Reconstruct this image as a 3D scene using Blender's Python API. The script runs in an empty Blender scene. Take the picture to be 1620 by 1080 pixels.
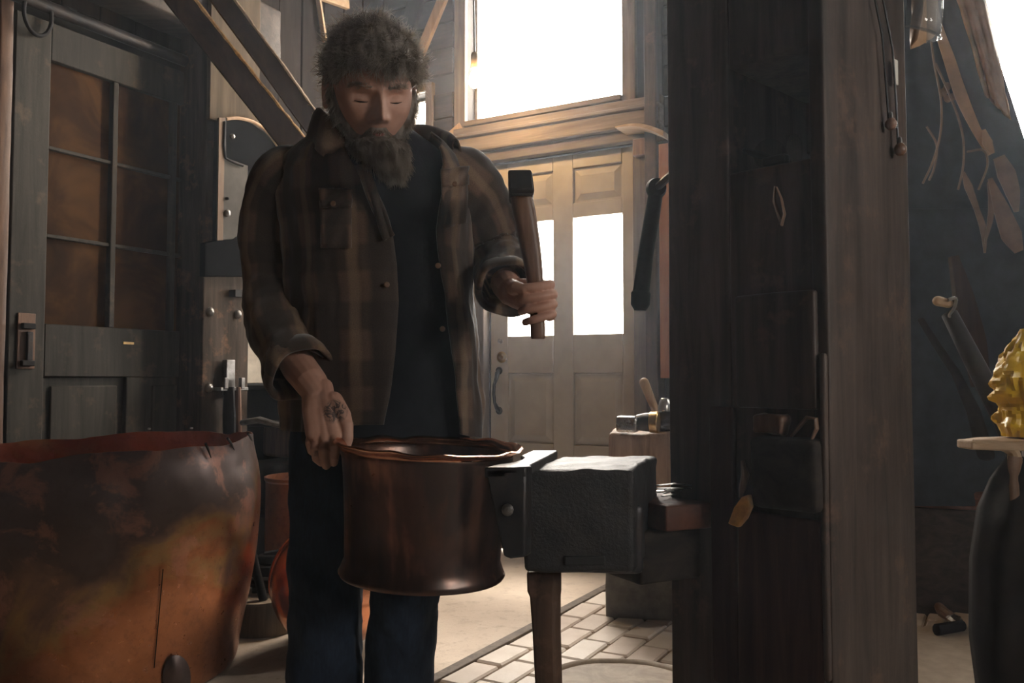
import bpy, math, random
import numpy as np
from mathutils import Vector, Matrix, Quaternion

random.seed(7)
RNG = np.random.default_rng(11)
S = bpy.context.scene
COL = S.collection
PI = math.pi

# ------------------------------------------------------------------ camera
FPX = 1350.0                       # focal length in pixels of the 1620 x 1080 frame
CAM_H = 0.95
PITCH = math.atan(60.0 / FPX)      # looking slightly up, horizon at pixel row 600
cam_d = bpy.data.cameras.new('camera')
cam_d.sensor_width = 36.0
cam_d.lens = 36.0 * FPX / 1620.0
cam_d.clip_start = 0.02
cam = bpy.data.objects.new('camera', cam_d)
COL.objects.link(cam)
cam.location = (0, 0, CAM_H)
cam.rotation_euler = (PI / 2 + PITCH, 0, 0)
S.camera = cam

# ------------------------------------------------------------------ view / sampling
S.view_settings.view_transform = 'Standard'
S.view_settings.look = 'None'
S.view_settings.gamma = 1.0
S.view_settings.use_curve_mapping = False
S.view_settings.exposure = 0.35
S.cycles.use_denoising = True
S.cycles.max_bounces = 10
S.cycles.diffuse_bounces = 6
S.cycles.glossy_bounces = 4
S.cycles.transmission_bounces = 6
S.cycles.transparent_max_bounces = 12
S.cycles.volume_bounces = 0
S.cycles.sample_clamp_indirect = 6.0
S.cycles.caustics_reflective = False
S.cycles.caustics_refractive = False

# ------------------------------------------------------------------ world: bright overcast daylight
w = bpy.data.worlds.new('overcast_sky')
S.world = w
w.use_nodes = True
bg = w.node_tree.nodes['Background']
bg.inputs['Color'].default_value = (1.0, 0.965, 0.92, 1)
bg.inputs['Strength'].default_value = 36.0

# ------------------------------------------------------------------ room axes: u along the back wall, v into the room
ANG = math.radians(29.5)
CU, SU = math.cos(ANG), math.sin(ANG)
ROOM = Matrix.Rotation(-ANG, 4, 'Z')
U0, U1, V0, V1, HC = -3.25, 2.5, -2.4, 4.13, 3.5

def W(u, v, z=0.0):
    return Vector((CU * u + SU * v, -SU * u + CU * v, z))

def at(px, py, Y):
    """the point seen at a pixel of the photograph that lies Y metres ahead of the camera"""
    a, b = (px - 810.0) / FPX, (540.0 - py) / FPX
    c, s = math.cos(PITCH), math.sin(PITCH)
    d = Vector((a, c - b * s, s + b * c))
    return Vector((0, 0, CAM_H)) + d * (Y / d.y)

# daylight openings (u0, u1, z0, z1) of the back wall; (v0, v1, z0, z1) of the right wall
WIN_TRANSOM = (-2.63, -1.66, 2.43, 3.36)
WIN_SLIT = (-3.08, -2.91, 2.28, 2.66)
WIN_RIGHT = (-0.06, 0.36, 1.55, 3.25)
DOOR_BACK = (-2.48, -1.60, 0.0, 2.17)
DOOR_PANES = [(-2.37, -2.085, 1.19, 1.82), (-1.965, -1.68, 1.19, 1.82)]
WIN_SIDE = (0.35, 0.85, 1.45, 2.05)
WIN_POST_FILL = (1.38, 1.66, 1.70, 2.25)

def portal(name, p, normal, sx, sz):
    L = bpy.data.lights.new(name, 'AREA')
    L.shape = 'RECTANGLE'; L.size = sx; L.size_y = sz
    L.cycles.is_portal = True
    o = bpy.data.objects.new(name, L); COL.objects.link(o)
    o.location = p
    o.rotation_euler = Vector(normal).to_track_quat('-Z', 'Y').to_euler()
    return o

for k, (a0, a1, b0, b1) in enumerate([WIN_TRANSOM, WIN_SLIT, WIN_RIGHT] + DOOR_PANES):
    portal('daylight_portal', W((a0 + a1) / 2, V1 + 0.16, (b0 + b1) / 2), W(0, -1, 0), a1 - a0, b1 - b0)
for a0, a1, b0, b1 in (WIN_SIDE, WIN_POST_FILL):
    portal('daylight_portal', W(U1 + 0.16, (a0 + a1) / 2, (b0 + b1) / 2), W(-1, 0, 0), a1 - a0, b1 - b0)

# hazy sun standing high behind the back wall, soft through the big window
sun = bpy.data.lights.new('hazy_sun', 'SUN'); sun.energy = 16.0; sun.angle = math.radians(24); sun.color = (1.0, .93, .84)
so = bpy.data.objects.new('hazy_sun', sun); COL.objects.link(so)
so.location = W(-2.6, 5.4, 6.0)
so.rotation_euler = (W(-1.78, 2.95, 0) - W(-2.15, 4.13, 2.9)).to_track_quat('-Z', 'Y').to_euler()

# ------------------------------------------------------------------ numpy noise
def _hash(ix, iy, iz, seed):
    h = (ix * 374761393 + iy * 668265263 + iz * 2147483647 + seed * 974711) & 0x7fffffff
    h = ((h ^ (h >> 13)) * 1274126177) & 0x7fffffff
    h = h ^ (h >> 16)
    return (h & 0xffff) / 65535.0

def vnoise(P, seed=0):
    """value noise in -1..1 for an (n,3) array"""
    P = np.asarray(P, float)
    I = np.floor(P).astype(np.int64); F = P - I
    F = F * F * (3 - 2 * F)
    r = 0
    for dx in (0, 1):
        for dy in (0, 1):
            for dz in (0, 1):
                wgt = (F[:, 0] if dx else 1 - F[:, 0]) * (F[:, 1] if dy else 1 - F[:, 1]) * (F[:, 2] if dz else 1 - F[:, 2])
                r = r + wgt * _hash(I[:, 0] + dx, I[:, 1] + dy, I[:, 2] + dz, seed)
    return r * 2 - 1

def fbm(P, seed=0, oct=3):
    P = np.asarray(P, float); r = 0; a = 1.0; t = 0
    for k in range(oct):
        r = r + a * vnoise(P * (2 ** k), seed + k * 17); t += a; a *= 0.5
    return r / t

def sstep(a, b, x):
    t = np.clip((x - a) / (b - a), 0, 1)
    return t * t * (3 - 2 * t)

# ------------------------------------------------------------------ mesh builder
class MB:
    def __init__(s):
        s.v = []; s.f = []; s.uv = []; s.n = 0
    def add(s, verts, faces, uv=None):
        verts = np.asarray(verts, float).reshape(-1, 3)
        s.v.append(verts)
        s.f += [tuple(i + s.n for i in f) for f in faces]
        s.uv.append(np.asarray(uv, float) if uv is not None else np.zeros((len(verts), 2)))
        s.n += len(verts)
        return s
    def verts(s):
        return np.concatenate(s.v) if s.v else np.zeros((0, 3))
    def box(s, c, size, M=None):
        """box centred at c (after M rotates it)"""
        h = np.array(size) / 2
        V = np.array([[x, y, z] for x in (-1, 1) for y in (-1, 1) for z in (-1, 1)]) * h
        if M is not None:
            V = V @ np.array(M.to_3x3()).T
        V = V + np.array(c)
        return s.add(V, [(0, 1, 3, 2), (4, 6, 7, 5), (0, 4, 5, 1), (2, 3, 7, 6), (0, 2, 6, 4), (1, 5, 7, 3)])
    def rbox(s, u0, u1, v0, v1, z0, z1):
        """box square to the room"""
        return s.box(W((u0 + u1) / 2, (v0 + v1) / 2, (z0 + z1) / 2), (abs(u1 - u0), abs(v1 - v0), abs(z1 - z0)), ROOM)
    def grid(s, P, cu=False, cv=False, uv=None, flip=False):
        """P[i][j] points; cu/cv close the i/j direction"""
        P = np.asarray(P, float); n, m = P.shape[:2]
        F = []
        for i in range(n if cu else n - 1):
            for j in range(m if cv else m - 1):
                a, b = i * m + j, ((i + 1) % n) * m + j
                c, d = ((i + 1) % n) * m + (j + 1) % m, i * m + (j + 1) % m
                F.append((a, d, c, b) if flip else (a, b, c, d))
        return s.add(P.reshape(-1, 3), F, None if uv is None else np.asarray(uv).reshape(-1, 2))
    def rings(s, R, cap=True, uv=None):
        """closed rings R[k] of m points; caps at both ends"""
        R = np.asarray(R, float); n, m = R.shape[:2]; base = s.n
        s.grid(R, False, True, uv=uv, flip=True)
        if cap:
            s.f.append(tuple(base + j for j in range(m)))
            s.f.append(tuple(base + (n - 1) * m + j for j in reversed(range(m))))
        return s
    def tube(s, path, radii, m=12, cap=True, flat=1.0, side=None, round_ends=False, uv=False):
        """tube along a path; flat squeezes it along the second frame axis; side fixes the first"""
        path = [Vector(p) for p in path]
        if not hasattr(radii, '__len__'):
            radii = [radii] * len(path)
        radii = list(radii)
        if round_ends:
            p0, p1 = path[0], path[-1]
            d0 = (path[0] - path[1]).normalized(); d1 = (path[-1] - path[-2]).normalized()
            tup = lambda r: np.array(r if hasattr(r, '__len__') else (r, r * flat), float)
            r0, r1 = tup(radii[0]), tup(radii[-1])
            A = [(p0 + d0 * (float(r0.min()) * math.sin(a)), tuple(np.maximum(r0 * math.cos(a), 1e-4))) for a in (1.5, 1.15, .75, .38)]
            B = [(p1 + d1 * (float(r1.min()) * math.sin(a)), tuple(np.maximum(r1 * math.cos(a), 1e-4))) for a in (.38, .75, 1.15, 1.5)]
            path = [q for q, _ in A] + path + [q for q, _ in B]
            radii = [q for _, q in A] + radii + [q for _, q in B]
        n = len(path); R = []; UV = []
        nrm = None; L = 0
        for i, p in enumerate(path):
            t = (path[min(i + 1, n - 1)] - path[max(i - 1, 0)])
            t = t.normalized() if t.length > 1e-9 else Vector((0, 0, 1))
            if nrm is None:
                ref = Vector(side) if side is not None else (Vector((1, 0, 0)) if abs(t.x) < .8 else Vector((0, 1, 0)))
                nrm = (ref - t * ref.dot(t)).normalized()
            else:
                nrm = (nrm - t * nrm.dot(t))
                nrm = nrm.normalized() if nrm.length > 1e-9 else Vector((1, 0, 0))
            b = t.cross(nrm)
            if i: L += (p - path[i - 1]).length
            r = radii[i]
            ra, rb = (r if hasattr(r, '__len__') else (r, r * flat))
            R.append([p + nrm * (ra * math.cos(2 * PI * j / m)) + b * (rb * math.sin(2 * PI * j / m)) for j in range(m)])
            UV.append([(j / m, L) for j in range(m)])
        R = np.array([[tuple(q) for q in row] for row in R])
        base = s.n
        s.grid(R, False, True, uv=np.array(UV), flip=False)
        if cap:
            s.f.append(tuple(base + j for j in reversed(range(m))))
            s.f.append(tuple(base + (n - 1) * m + j for j in range(m)))
        return s
    def lathe(s, prof, c, m=32, M=None, cap=True, a0=0, a1=2 * PI):
        """prof [(r, z)] about the z axis, rotated by M and moved to c"""
        full = abs(a1 - a0 - 2 * PI) < 1e-6
        k = m if full else m + 1
        R = np.array([[[r * math.cos(a0 + (a1 - a0) * j / m), r * math.sin(a0 + (a1 - a0) * j / m), z] for j in range(k)] for r, z in prof])
        if M is not None:
            R = R @ np.array(M.to_3x3()).T
        R = R + np.array(c)
        base = s.n
        s.grid(R, False, full, flip=True)
        if cap and full:
            if prof[0][0] > 1e-4: s.f.append(tuple(base + j for j in range(m))[::-1])
            if prof[-1][0] > 1e-4: s.f.append(tuple(base + (len(prof) - 1) * m + j for j in range(m)))
        return s
    def prism(s, poly, depth, M):
        """2-D polygon in local xy extruded by depth along local z, placed by the 4x4 M"""
        n = len(poly)
        V = [M @ Vector((x, y, 0)) for x, y in poly] + [M @ Vector((x, y, depth)) for x, y in poly]
        F = [tuple(reversed(range(n))), tuple(range(n, 2 * n))] + [(i, (i + 1) % n, n + (i + 1) % n, n + i) for i in range(n)]
        return s.add([tuple(q) for q in V], F)
    def worn(s, c, size, M=None, seg=0.04, amp=0.004, rnd=0.008, seed=1, grain=(6, 6, 6), keep_bottom=False):
        """a box cut into small quads with rounded, uneven edges (timber, worn iron)"""
        size = np.array(size, float); h = size / 2
        ns = [max(2, int(math.ceil(d / seg))) for d in size]
        axs = []
        for d, n in zip(h, ns):
            q = np.linspace(-d, d, n + 1)
            r_ = min(rnd, d * .6)
            q = np.unique(np.concatenate([q[(abs(q) <= d - r_ * 1.6)], [-d, -d + r_ * .35, -d + r_, d - r_, d - r_ * .35, d]]))
            axs.append(q)
        idx = {}; V = []; F = []
        def vid(p):
            k = tuple(np.round(p, 6))
            if k not in idx:
                idx[k] = len(V); V.append(p)
            return idx[k]
        for ax in range(3):
            a, b = (ax + 1) % 3, (ax + 2) % 3
            for sgn in (-1, 1):
                A, B = axs[a], axs[b]
                for i in range(len(A) - 1):
                    for j in range(len(B) - 1):
                        q = []
                        for (x, y) in ((A[i], B[j]), (A[i + 1], B[j]), (A[i + 1], B[j + 1]), (A[i], B[j + 1])):
                            p = [0, 0, 0]; p[ax] = sgn * h[ax]; p[a] = x; p[b] = y
                            q.append(vid(tuple(p)))
                        F.append(tuple(q) if sgn > 0 else tuple(reversed(q)))
        V = np.array(V, float)
        inner = np.clip(V, -(h - rnd), (h - rnd))
        d = V - inner; L = np.linalg.norm(d, axis=1); L[L < 1e-9] = 1
        P = inner + d / L[:, None] * rnd
        g = np.array(grain)
        n = np.stack([fbm(V * g + 31.7 * seed, seed + k * 5, 3) for k in range(3)], 1)
        edge = ((np.abs(V) > (h - rnd * 1.01)).sum(1) >= 2)[:, None]
        P = P + n * amp * np.where(edge, 1.6, 1.0)
        if keep_bottom:
            P[:, 2] = np.maximum(P[:, 2], -h[2])
        if M is not None:
            P = P @ np.array(M.to_3x3()).T
        return s.add(P + np.array(c), F)

def mesh_from(name, V, F, origin=(0, 0, 0), uv=None, smooth=True):
    me = bpy.data.meshes.new(name)
    V = np.asarray(V, float) - np.array(origin)
    me.from_pydata(V.tolist(), [], F)
    me.update()
    if uv is not None:
        lay = me.uv_layers.new(name='UVMap')
        li = np.empty(len(me.loops), dtype=np.int32); me.loops.foreach_get('vertex_index', li)
        lay.data.foreach_set('uv', np.asarray(uv, float)[li].reshape(-1).astype(np.float32))
    if smooth:
        me.polygons.foreach_set('use_smooth', [True] * len(me.polygons))
    return me

def fix_normals(me):
    import bmesh
    bm = bmesh.new(); bm.from_mesh(me)
    bmesh.ops.recalc_face_normals(bm, faces=bm.faces)
    bm.to_mesh(me); bm.free()

def link(name, me, mat, parent=None, loc=(0, 0, 0)):
    o = bpy.data.objects.new(name, me); COL.objects.link(o)
    if mat is not None and not me.materials:
        me.materials.append(mat)
    o.location = loc
    if parent is not None:
        o.parent = parent
    return o

def worg(parent):
    p = Vector((0, 0, 0))
    while parent is not None:
        p = p + parent.location; parent = parent.parent
    return p

def build(name, mb, mat, parent=None, loc=None, bevel=0.0, smooth=None, uv=False, auto=35, recalc=True):
    """one mesh object from a builder that holds world coordinates"""
    V = mb.verts()
    if smooth is None: smooth = True
    org = worg(parent) if parent is not None else (Vector(loc) if loc is not None else Vector((0, 0, 0)))
    me = mesh_from(name, V, mb.f, org, np.concatenate(mb.uv) if uv else None, smooth)
    if recalc: fix_normals(me)
    if smooth and auto and not uv:
        me.set_sharp_from_angle(angle=math.radians(auto))
    o = link(name, me, mat, parent, (0, 0, 0) if parent is not None else org)
    if bevel:
        b = o.modifiers.new('bevel', 'BEVEL'); b.width = bevel; b.segments = 2
        b.limit_method = 'ANGLE'; b.angle_limit = math.radians(40); b.use_clamp_overlap = True
    return o

def tag(o, label, cat=None, group=None):
    o['label'] = label
    if cat: o['category'] = cat
    if group: o['group'] = group
    return o

def thing(name, label, cat, loc, group=None):
    o = bpy.data.objects.new(name, None); COL.objects.link(o)
    o.location = Vector(loc); o.empty_display_size = .05
    return tag(o, label, cat, group)

def structure(o, label=None):
    o['kind'] = 'structure'
    if label: o['label'] = label
    return o

def bez(pts, n=24):
    """Catmull-Rom through points (vectors or tuples of any length)"""
    P = [np.array(p, float) for p in pts]
    P = [2 * P[0] - P[1]] + P + [2 * P[-1] - P[-2]]
    out = []; segs = len(P) - 3
    for k in range(n + 1):
        t = k / n * segs; i = min(int(t), segs - 1); t -= i
        a, b, c, d = P[i], P[i + 1], P[i + 2], P[i + 3]
        out.append(.5 * ((2 * b) + (-a + c) * t + (2 * a - 5 * b + 4 * c - d) * t * t + (-a + 3 * b - 3 * c + d) * t ** 3))
    return out

def evaluated(o):
    """apply an object's modifiers"""
    dg = bpy.context.evaluated_depsgraph_get(); dg.update()
    me = bpy.data.meshes.new_from_object(o.evaluated_get(dg))
    o.modifiers.clear(); old = o.data; o.data = me
    bpy.data.meshes.remove(old)
    return o

# ------------------------------------------------------------------ materials
class NT:
    def __init__(s, name):
        s.m = bpy.data.materials.new(name); s.m.use_nodes = True
        s.t = s.m.node_tree; s.n = s.t.nodes; s.l = s.t.links
        s.b = s.n['Principled BSDF']; s.out = s.n['Material Output']
        s.tc = None
    def coord(s, kind='Object', scale=(1, 1, 1), rot=(0, 0, 0), loc=(0, 0, 0)):
        if s.tc is None: s.tc = s.n.new('ShaderNodeTexCoord')
        mp = s.n.new('ShaderNodeMapping')
        mp.inputs['Scale'].default_value = scale; mp.inputs['Rotation'].default_value = rot; mp.inputs['Location'].default_value = loc
        s.l.new(s.tc.outputs[kind], mp.inputs['Vector'])
        return mp.outputs['Vector']
    def noise(s, scale=5, detail=4, rough=.55, vec=None, dist=0.0):
        q = s.n.new('ShaderNodeTexNoise')
        q.inputs['Scale'].default_value = scale; q.inputs['Detail'].default_value = detail
        q.inputs['Roughness'].default_value = rough; q.inputs['Distortion'].default_value = dist
        s.l.new(vec if vec is not None else s.coord(), q.inputs['Vector'])
        return q.outputs['Fac']
    def voronoi(s, scale=5, vec=None, feature='F1', out='Distance'):
        q = s.n.new('ShaderNodeTexVoronoi'); q.feature = feature
        q.inputs['Scale'].default_value = scale
        s.l.new(vec if vec is not None else s.coord(), q.inputs['Vector'])
        return q.outputs[out]
    def wave(s, scale=5, dist=2, detail=2, vec=None, kind='BANDS', axis='X'):
        q = s.n.new('ShaderNodeTexWave'); q.wave_type = kind
        if kind == 'BANDS': q.bands_direction = axis
        q.inputs['Scale'].default_value = scale; q.inputs['Distortion'].default_value = dist; q.inputs['Detail'].default_value = detail
        s.l.new(vec if vec is not None else s.coord(), q.inputs['Vector'])
        return q.outputs['Fac']
    def ramp(s, fac, stops, interp='LINEAR'):
        q = s.n.new('ShaderNodeValToRGB'); e = q.color_ramp; e.interpolation = interp
        while len(e.elements) < len(stops): e.elements.new(0.5)
        for el, (p, c) in zip(e.elements, stops):
            el.position = p
            if not hasattr(c, '__len__'): c = (c, c, c)
            el.color = (*c[:3], 1)
        s.l.new(fac, q.inputs['Fac'])
        return q.outputs['Color']
    def mix(s, fac, a, b, mode='MIX'):
        q = s.n.new('ShaderNodeMix'); q.data_type = 'RGBA'; q.blend_type = mode
        for sock, val in ((q.inputs[0], fac), (q.inputs[6], a), (q.inputs[7], b)):
            if isinstance(val, bpy.types.NodeSocket): s.l.new(val, sock)
            elif hasattr(val, '__len__'): sock.default_value = (*val[:3], 1)
            else: sock.default_value = val if sock == q.inputs[0] else (val, val, val, 1)
        return q.outputs[2]
    def math(s, op, a, b=0.0, c=None, clamp=False):
        q = s.n.new('ShaderNodeMath'); q.operation = op; q.use_clamp = clamp
        for sock, val in zip(q.inputs, (a, b, c)):
            if val is None: continue
            if isinstance(val, bpy.types.NodeSocket): s.l.new(val, sock)
            else: sock.default_value = val
        return q.outputs[0]
    def sep(s, vec):
        q = s.n.new('ShaderNodeSeparateXYZ'); s.l.new(vec, q.inputs[0]); return q.outputs
    def objrand(s):
        q = s.n.new('ShaderNodeObjectInfo'); return q.outputs['Random']
    def set(s, **k):
        names = dict(color='Base Color', rough='Roughness', metal='Metallic', spec='Specular IOR Level', trans='Transmission Weight',
                     alpha='Alpha', ior='IOR', emit='Emission Color', emits='Emission Strength', sss='Subsurface Weight', sheen='Sheen Weight', coat='Coat Weight')
        for key, val in k.items():
            sock = s.b.inputs[names[key]]
            if isinstance(val, bpy.types.NodeSocket): s.l.new(val, sock)
            elif hasattr(val, '__len__'): sock.default_value = (*val[:3], 1)
            else: sock.default_value = val
        return s
    def bump(s, h, strength=.3, dist=.01):
        q = s.n.new('ShaderNodeBump'); q.inputs['Strength'].default_value = strength; q.inputs['Distance'].default_value = dist
        s.l.new(h, q.inputs['Height']); s.l.new(q.outputs['Normal'], s.b.inputs['Normal'])
        return s

def wood(name, dark, light, axis='Z', scale=1.0, rough=.7, bump=.35, worn=None, spec=.3, vary=.35):
    t = NT(name)
    sc = {'X': (2, 26, 26), 'Y': (26, 2, 26), 'Z': (26, 26, 2), 'U': (2, 26, 26), 'V': (26, 2, 26)}[axis]
    v = t.coord('Object', tuple(q * scale for q in sc))
    if axis in 'UV':                       # grain along the room's own axes
        mp = v.node; mp.vector_type = 'TEXTURE'; mp.inputs['Rotation'].default_value = (0, 0, -ANG)
        mp.inputs['Scale'].default_value = tuple(1 / (q * scale) for q in sc)
    g = t.noise(1.0, 6, .65, v, .6)
    big = t.noise(3.0 * scale, 3, .5, t.coord('Object'))
    c = t.ramp(g, [(.3, dark), (.72, light)])
    c = t.mix(t.math('MULTIPLY', t.ramp(big, [(.35, 0.0), (.75, 1.0)]), vary), c, tuple(q * .45 for q in dark))
    if worn:
        wn = t.noise(9 * scale, 5, .7, t.coord('Object', loc=(3, 1, 7)))
        c = t.mix(t.math('MULTIPLY', t.ramp(wn, [(.56, 0.0), (.68, 1.0)]), .7), c, worn)
    r = t.objrand()
    c = t.mix(.5, c, t.mix(1.0, c, t.ramp(r, [(0, .75), (1, 1.3)]), 'MULTIPLY'))
    t.set(color=c, rough=rough, spec=spec)
    t.bump(t.mix(.4, g, t.noise(60 * scale, 3, .6)), bump, .004)
    return t.m

def metal(name, col, rough=.45, metal=1.0, dirt=None, scale=14, bump=.15, spec=.5):
    t = NT(name)
    n = t.noise(scale, 5, .6)
    c = t.mix(t.ramp(n, [(.35, 0.0), (.7, 1.0)]), col, dirt if dirt else tuple(q * .55 for q in col))
    t.set(color=c, rough=t.math('ADD', t.math('MULTIPLY', n, .25), rough - .12), metal=metal, spec=spec)
    t.bump(t.noise(scale * 5, 4, .65), bump, .003)
    return t.m

def plain(name, col, rough=.7, vary=.25, scale=12, metal=0.0, bump=.1, spec=.3):
    t = NT(name)
    n = t.noise(scale, 4, .6)
    c = t.ramp(n, [(.3, tuple(q * (1 - vary) for q in col)), (.7, tuple(min(1, q * (1 + vary)) for q in col))])
    t.set(color=c, rough=rough, metal=metal, spec=spec)
    if bump: t.bump(t.noise(scale * 6, 3, .6), bump, .003)
    return t.m

def glass(name, tint=(1, 1, 1), clear=.9, haze=.06, hazecol=(.8, .8, .8)):
    """thin window pane: lets light straight through, with a faint reflection and dust"""
    t = NT(name)
    tr = t.n.new('ShaderNodeBsdfTransparent'); tr.inputs['Color'].default_value = (*[q * clear for q in tint], 1)
    gl = t.n.new('ShaderNodeBsdfGlossy'); gl.inputs['Roughness'].default_value = .05
    df = t.n.new('ShaderNodeBsdfTranslucent'); df.inputs['Color'].default_value = (*hazecol, 1)
    lw = t.n.new('ShaderNodeLayerWeight'); lw.inputs['Blend'].default_value = .5
    fr_ = t.math('ADD', t.math('MULTIPLY', t.math('POWER', lw.outputs['Facing'], 5.0), .85), .03)
    m1 = t.n.new('ShaderNodeMixShader'); m2 = t.n.new('ShaderNodeMixShader')
    t.l.new(t.math('MULTIPLY', t.ramp(t.noise(5, 4), [(.3, .4), (.7, 1.0)]), haze), m1.inputs[0])
    t.l.new(tr.outputs[0], m1.inputs[1]); t.l.new(df.outputs[0], m1.inputs[2])
    t.l.new(fr_, m2.inputs[0]); t.l.new(m1.outputs[0], m2.inputs[1]); t.l.new(gl.outputs[0], m2.inputs[2])
    t.l.new(m2.outputs[0], t.out.inputs['Surface'])
    return t.m

def copper(name, patina=0.5, z0=0.0, z1=.75, seed=0, rough=.3, clean=(.80, .36, .20), lean=0.0):
    """copper sheet: clean metal, brown-black oxide above, heat colours between, scraped pink patches"""
    t = NT(name)
    v = t.coord('Object', loc=(seed * 3.1, seed, seed * 1.7))
    big = t.noise(2.6, 4, .55, v, .8)
    mid = t.noise(7, 6, .65, v, .5)
    fine = t.noise(34, 5, .7, v)
    z = t.sep(t.coord('Object'))[2]
    zz = t.math('DIVIDE', t.math('SUBTRACT', z, z0), z1 - z0)
    k = t.math('ADD', t.math('MULTIPLY', zz, .75), t.math('MULTIPLY', big, .9))     # oxide grows upward
    k = t.math('ADD', k, (patina - .5) * .8 - .35)
    if lean: k = t.math('ADD', k, t.math('MULTIPLY', t.sep(t.coord('Object'))[0], lean))
    ox = t.ramp(k, [(.32, 0.0), (.5, 1.0)])
    heat = t.ramp(k, [(.14, clean), (.28, (.36, .15, .07)), (.36, (.34, .21, .095)), (.42, (.22, .13, .09)), (.5, (.11, .075, .065)), (.75, (.15, .11, .105))])
    scr = t.ramp(mid, [(.54, 0.0), (.62, 1.0)])
    c = t.mix(t.math('MULTIPLY', scr, .55), heat, (.47, .22, .155))
    c = t.mix(t.math('MULTIPLY', t.ramp(fine, [(.5, 0.0), (.75, 1.0)]), .35), c, (.07, .045, .04))
    t.set(color=c, metal=t.math('SUBTRACT', 1.0, t.math('MULTIPLY', ox, .35)),
          rough=t.math('ADD', t.math('MULTIPLY', ox, .09), t.math('ADD', t.math('MULTIPLY', fine, .2), rough - .1)))
    t.bump(mid, .10, .006)
    return t.m

MT = {}
MT['dark_wood'] = wood('dark_sooty_timber', (.026, .018, .015), (.105, .072, .056), 'Z', 1, .62, .4, worn=(.13, .075, .05), spec=.4)
MT['dark_wood_h'] = wood('dark_timber_level', (.02, .014, .011), (.085, .06, .045), 'X', 1, .65, .35)
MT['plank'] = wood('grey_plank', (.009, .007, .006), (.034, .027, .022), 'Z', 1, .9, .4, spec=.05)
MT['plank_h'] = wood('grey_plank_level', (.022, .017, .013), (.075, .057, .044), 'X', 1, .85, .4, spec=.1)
MT['ceil'] = wood('soot_black_board', (.012, .009, .008), (.05, .036, .028), 'X', 1, .8, .3)
MT['pale_wood'] = wood('pale_bare_wood', (.30, .19, .11), (.58, .41, .26), 'Z', 1, .6, .3)
MT['pale_wood_h'] = wood('pale_bare_wood_level', (.28, .18, .10), (.55, .39, .25), 'X', 1, .6, .3)
MT['post_face'] = wood('grey_worn_post', (.035, .026, .021), (.125, .095, .075), 'Z', 1, .8, .5, worn=(.22, .12, .07), spec=.1)
MT['red_wood'] = wood('red_brown_wood', (.07, .028, .02), (.20, .085, .055), 'X', 1, .6, .3)
MT['handle'] = wood('brown_tool_handle', (.09, .045, .028), (.26, .145, .09), 'Z', 2, .45, .2, spec=.4)
MT['iron'] = metal('black_iron', (.030, .030, .034), .45, .6, (.05, .038, .032), 16, .25)
MT['iron_worn'] = metal('worn_bare_iron', (.30, .29, .28), .42, .9, (.11, .10, .095), 18, .2)
MT['steel'] = metal('bright_steel', (.62, .61, .60), .28, 1.0, (.33, .31, .29), 20, .1)
MT['black_iron'] = metal('soot_black_cast_iron', (.010, .010, .012), .65, .0, (.022, .019, .018), 12, .3, spec=.2)
MT['brass'] = metal('dull_brass', (.62, .42, .18), .35, 1.0, (.28, .18, .09), 16, .1)
MT['belt'] = wood('leather_belt', (.022, .013, .009), (.065, .036, .022), 'Z', .7, .75, .2, spec=.1)
MT['lit_belt_edge'] = plain('frayed_lit_belt_edge', (.62, .34, .12), .7, .4, 60)  # golden light on the frayed edges is put into their colour
MT['leather'] = plain('brown_leather', (.15, .085, .05), .5, .4, 9, bump=.2, spec=.45)
MT['leather_dark'] = plain('black_leather', (.022, .018, .017), .55, .4, 8, bump=.25, spec=.4)
MT['leather_tan'] = plain('tan_leather', (.36, .215, .115), .55, .35, 10, bump=.2, spec=.4)
MT['canvas_dark'] = plain('dark_blue_canvas', (.022, .026, .034), .8, .35, 14, bump=.2)
MT['glass_clear'] = glass('window_glass', (1, .99, .97), .96, .05)
MT['cable'] = plain('black_cable', (.02, .02, .02), .5, .1)
# ================================================================== the room
MT['concrete'] = None
t = NT('dusty_concrete')
n1 = t.noise(1.6, 5, .6); n2 = t.noise(14, 6, .7); n3 = t.noise(60, 3, .6)
c = t.ramp(n1, [(.3, (.40, .31, .235)), (.7, (.58, .48, .38))])
c = t.mix(t.math('MULTIPLY', t.ramp(n2, [(.52, 0.0), (.7, 1.0)]), .45), c, (.20, .14, .10))
c = t.mix(t.math('MULTIPLY', t.ramp(n3, [(.62, 0.0), (.7, 1.0)]), .4), c, (.10, .065, .045))
t.set(color=c, rough=.62, spec=.4); t.bump(t.mix(.5, n2, n3), .25, .006)
MT['concrete'] = t.m
t = NT('worn_paving_brick')
n1 = t.noise(9, 5, .6); r = t.objrand()
c = t.mix(.5, t.ramp(n1, [(.3, (.50, .41, .34)), (.7, (.68, .61, .54))]), t.ramp(r, [(0, (.50, .38, .30)), (.5, (.62, .54, .47)), (1, (.70, .64, .57))]))
t.set(color=c, rough=.42, spec=.5); t.bump(t.noise(40, 4, .7), .3, .004)
MT['brick'] = t.m
MT['mortar'] = plain('sandy_joint', (.25, .18, .11), .9, .3, 20)
MT['paint'] = plain('grey_beige_door_paint', (.36, .305, .24), .5, .12, 6, bump=.05, spec=.4)
MT['paint_dark'] = wood('dark_green_grey_painted_wood', (.032, .029, .025), (.076, .067, .055), 'Z', 1, .55, .25, worn=(.11, .08, .055), spec=.15)
MT['frame_wood'] = wood('weathered_frame_wood', (.10, .075, .058), (.24, .19, .15), 'U', 1, .7, .3)
MT['jamb'] = wood('weathered_jamb', (.08, .06, .048), (.22, .17, .13), 'Z', 1, .65, .3)
MT['plaster'] = plain('flaking_plaster', (.52, .46, .38), .85, .25, 8, bump=.3)
MT['soot'] = plain('soot_dark_plaster', (.035, .029, .025), .85, .35, 4, bump=.2)

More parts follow.
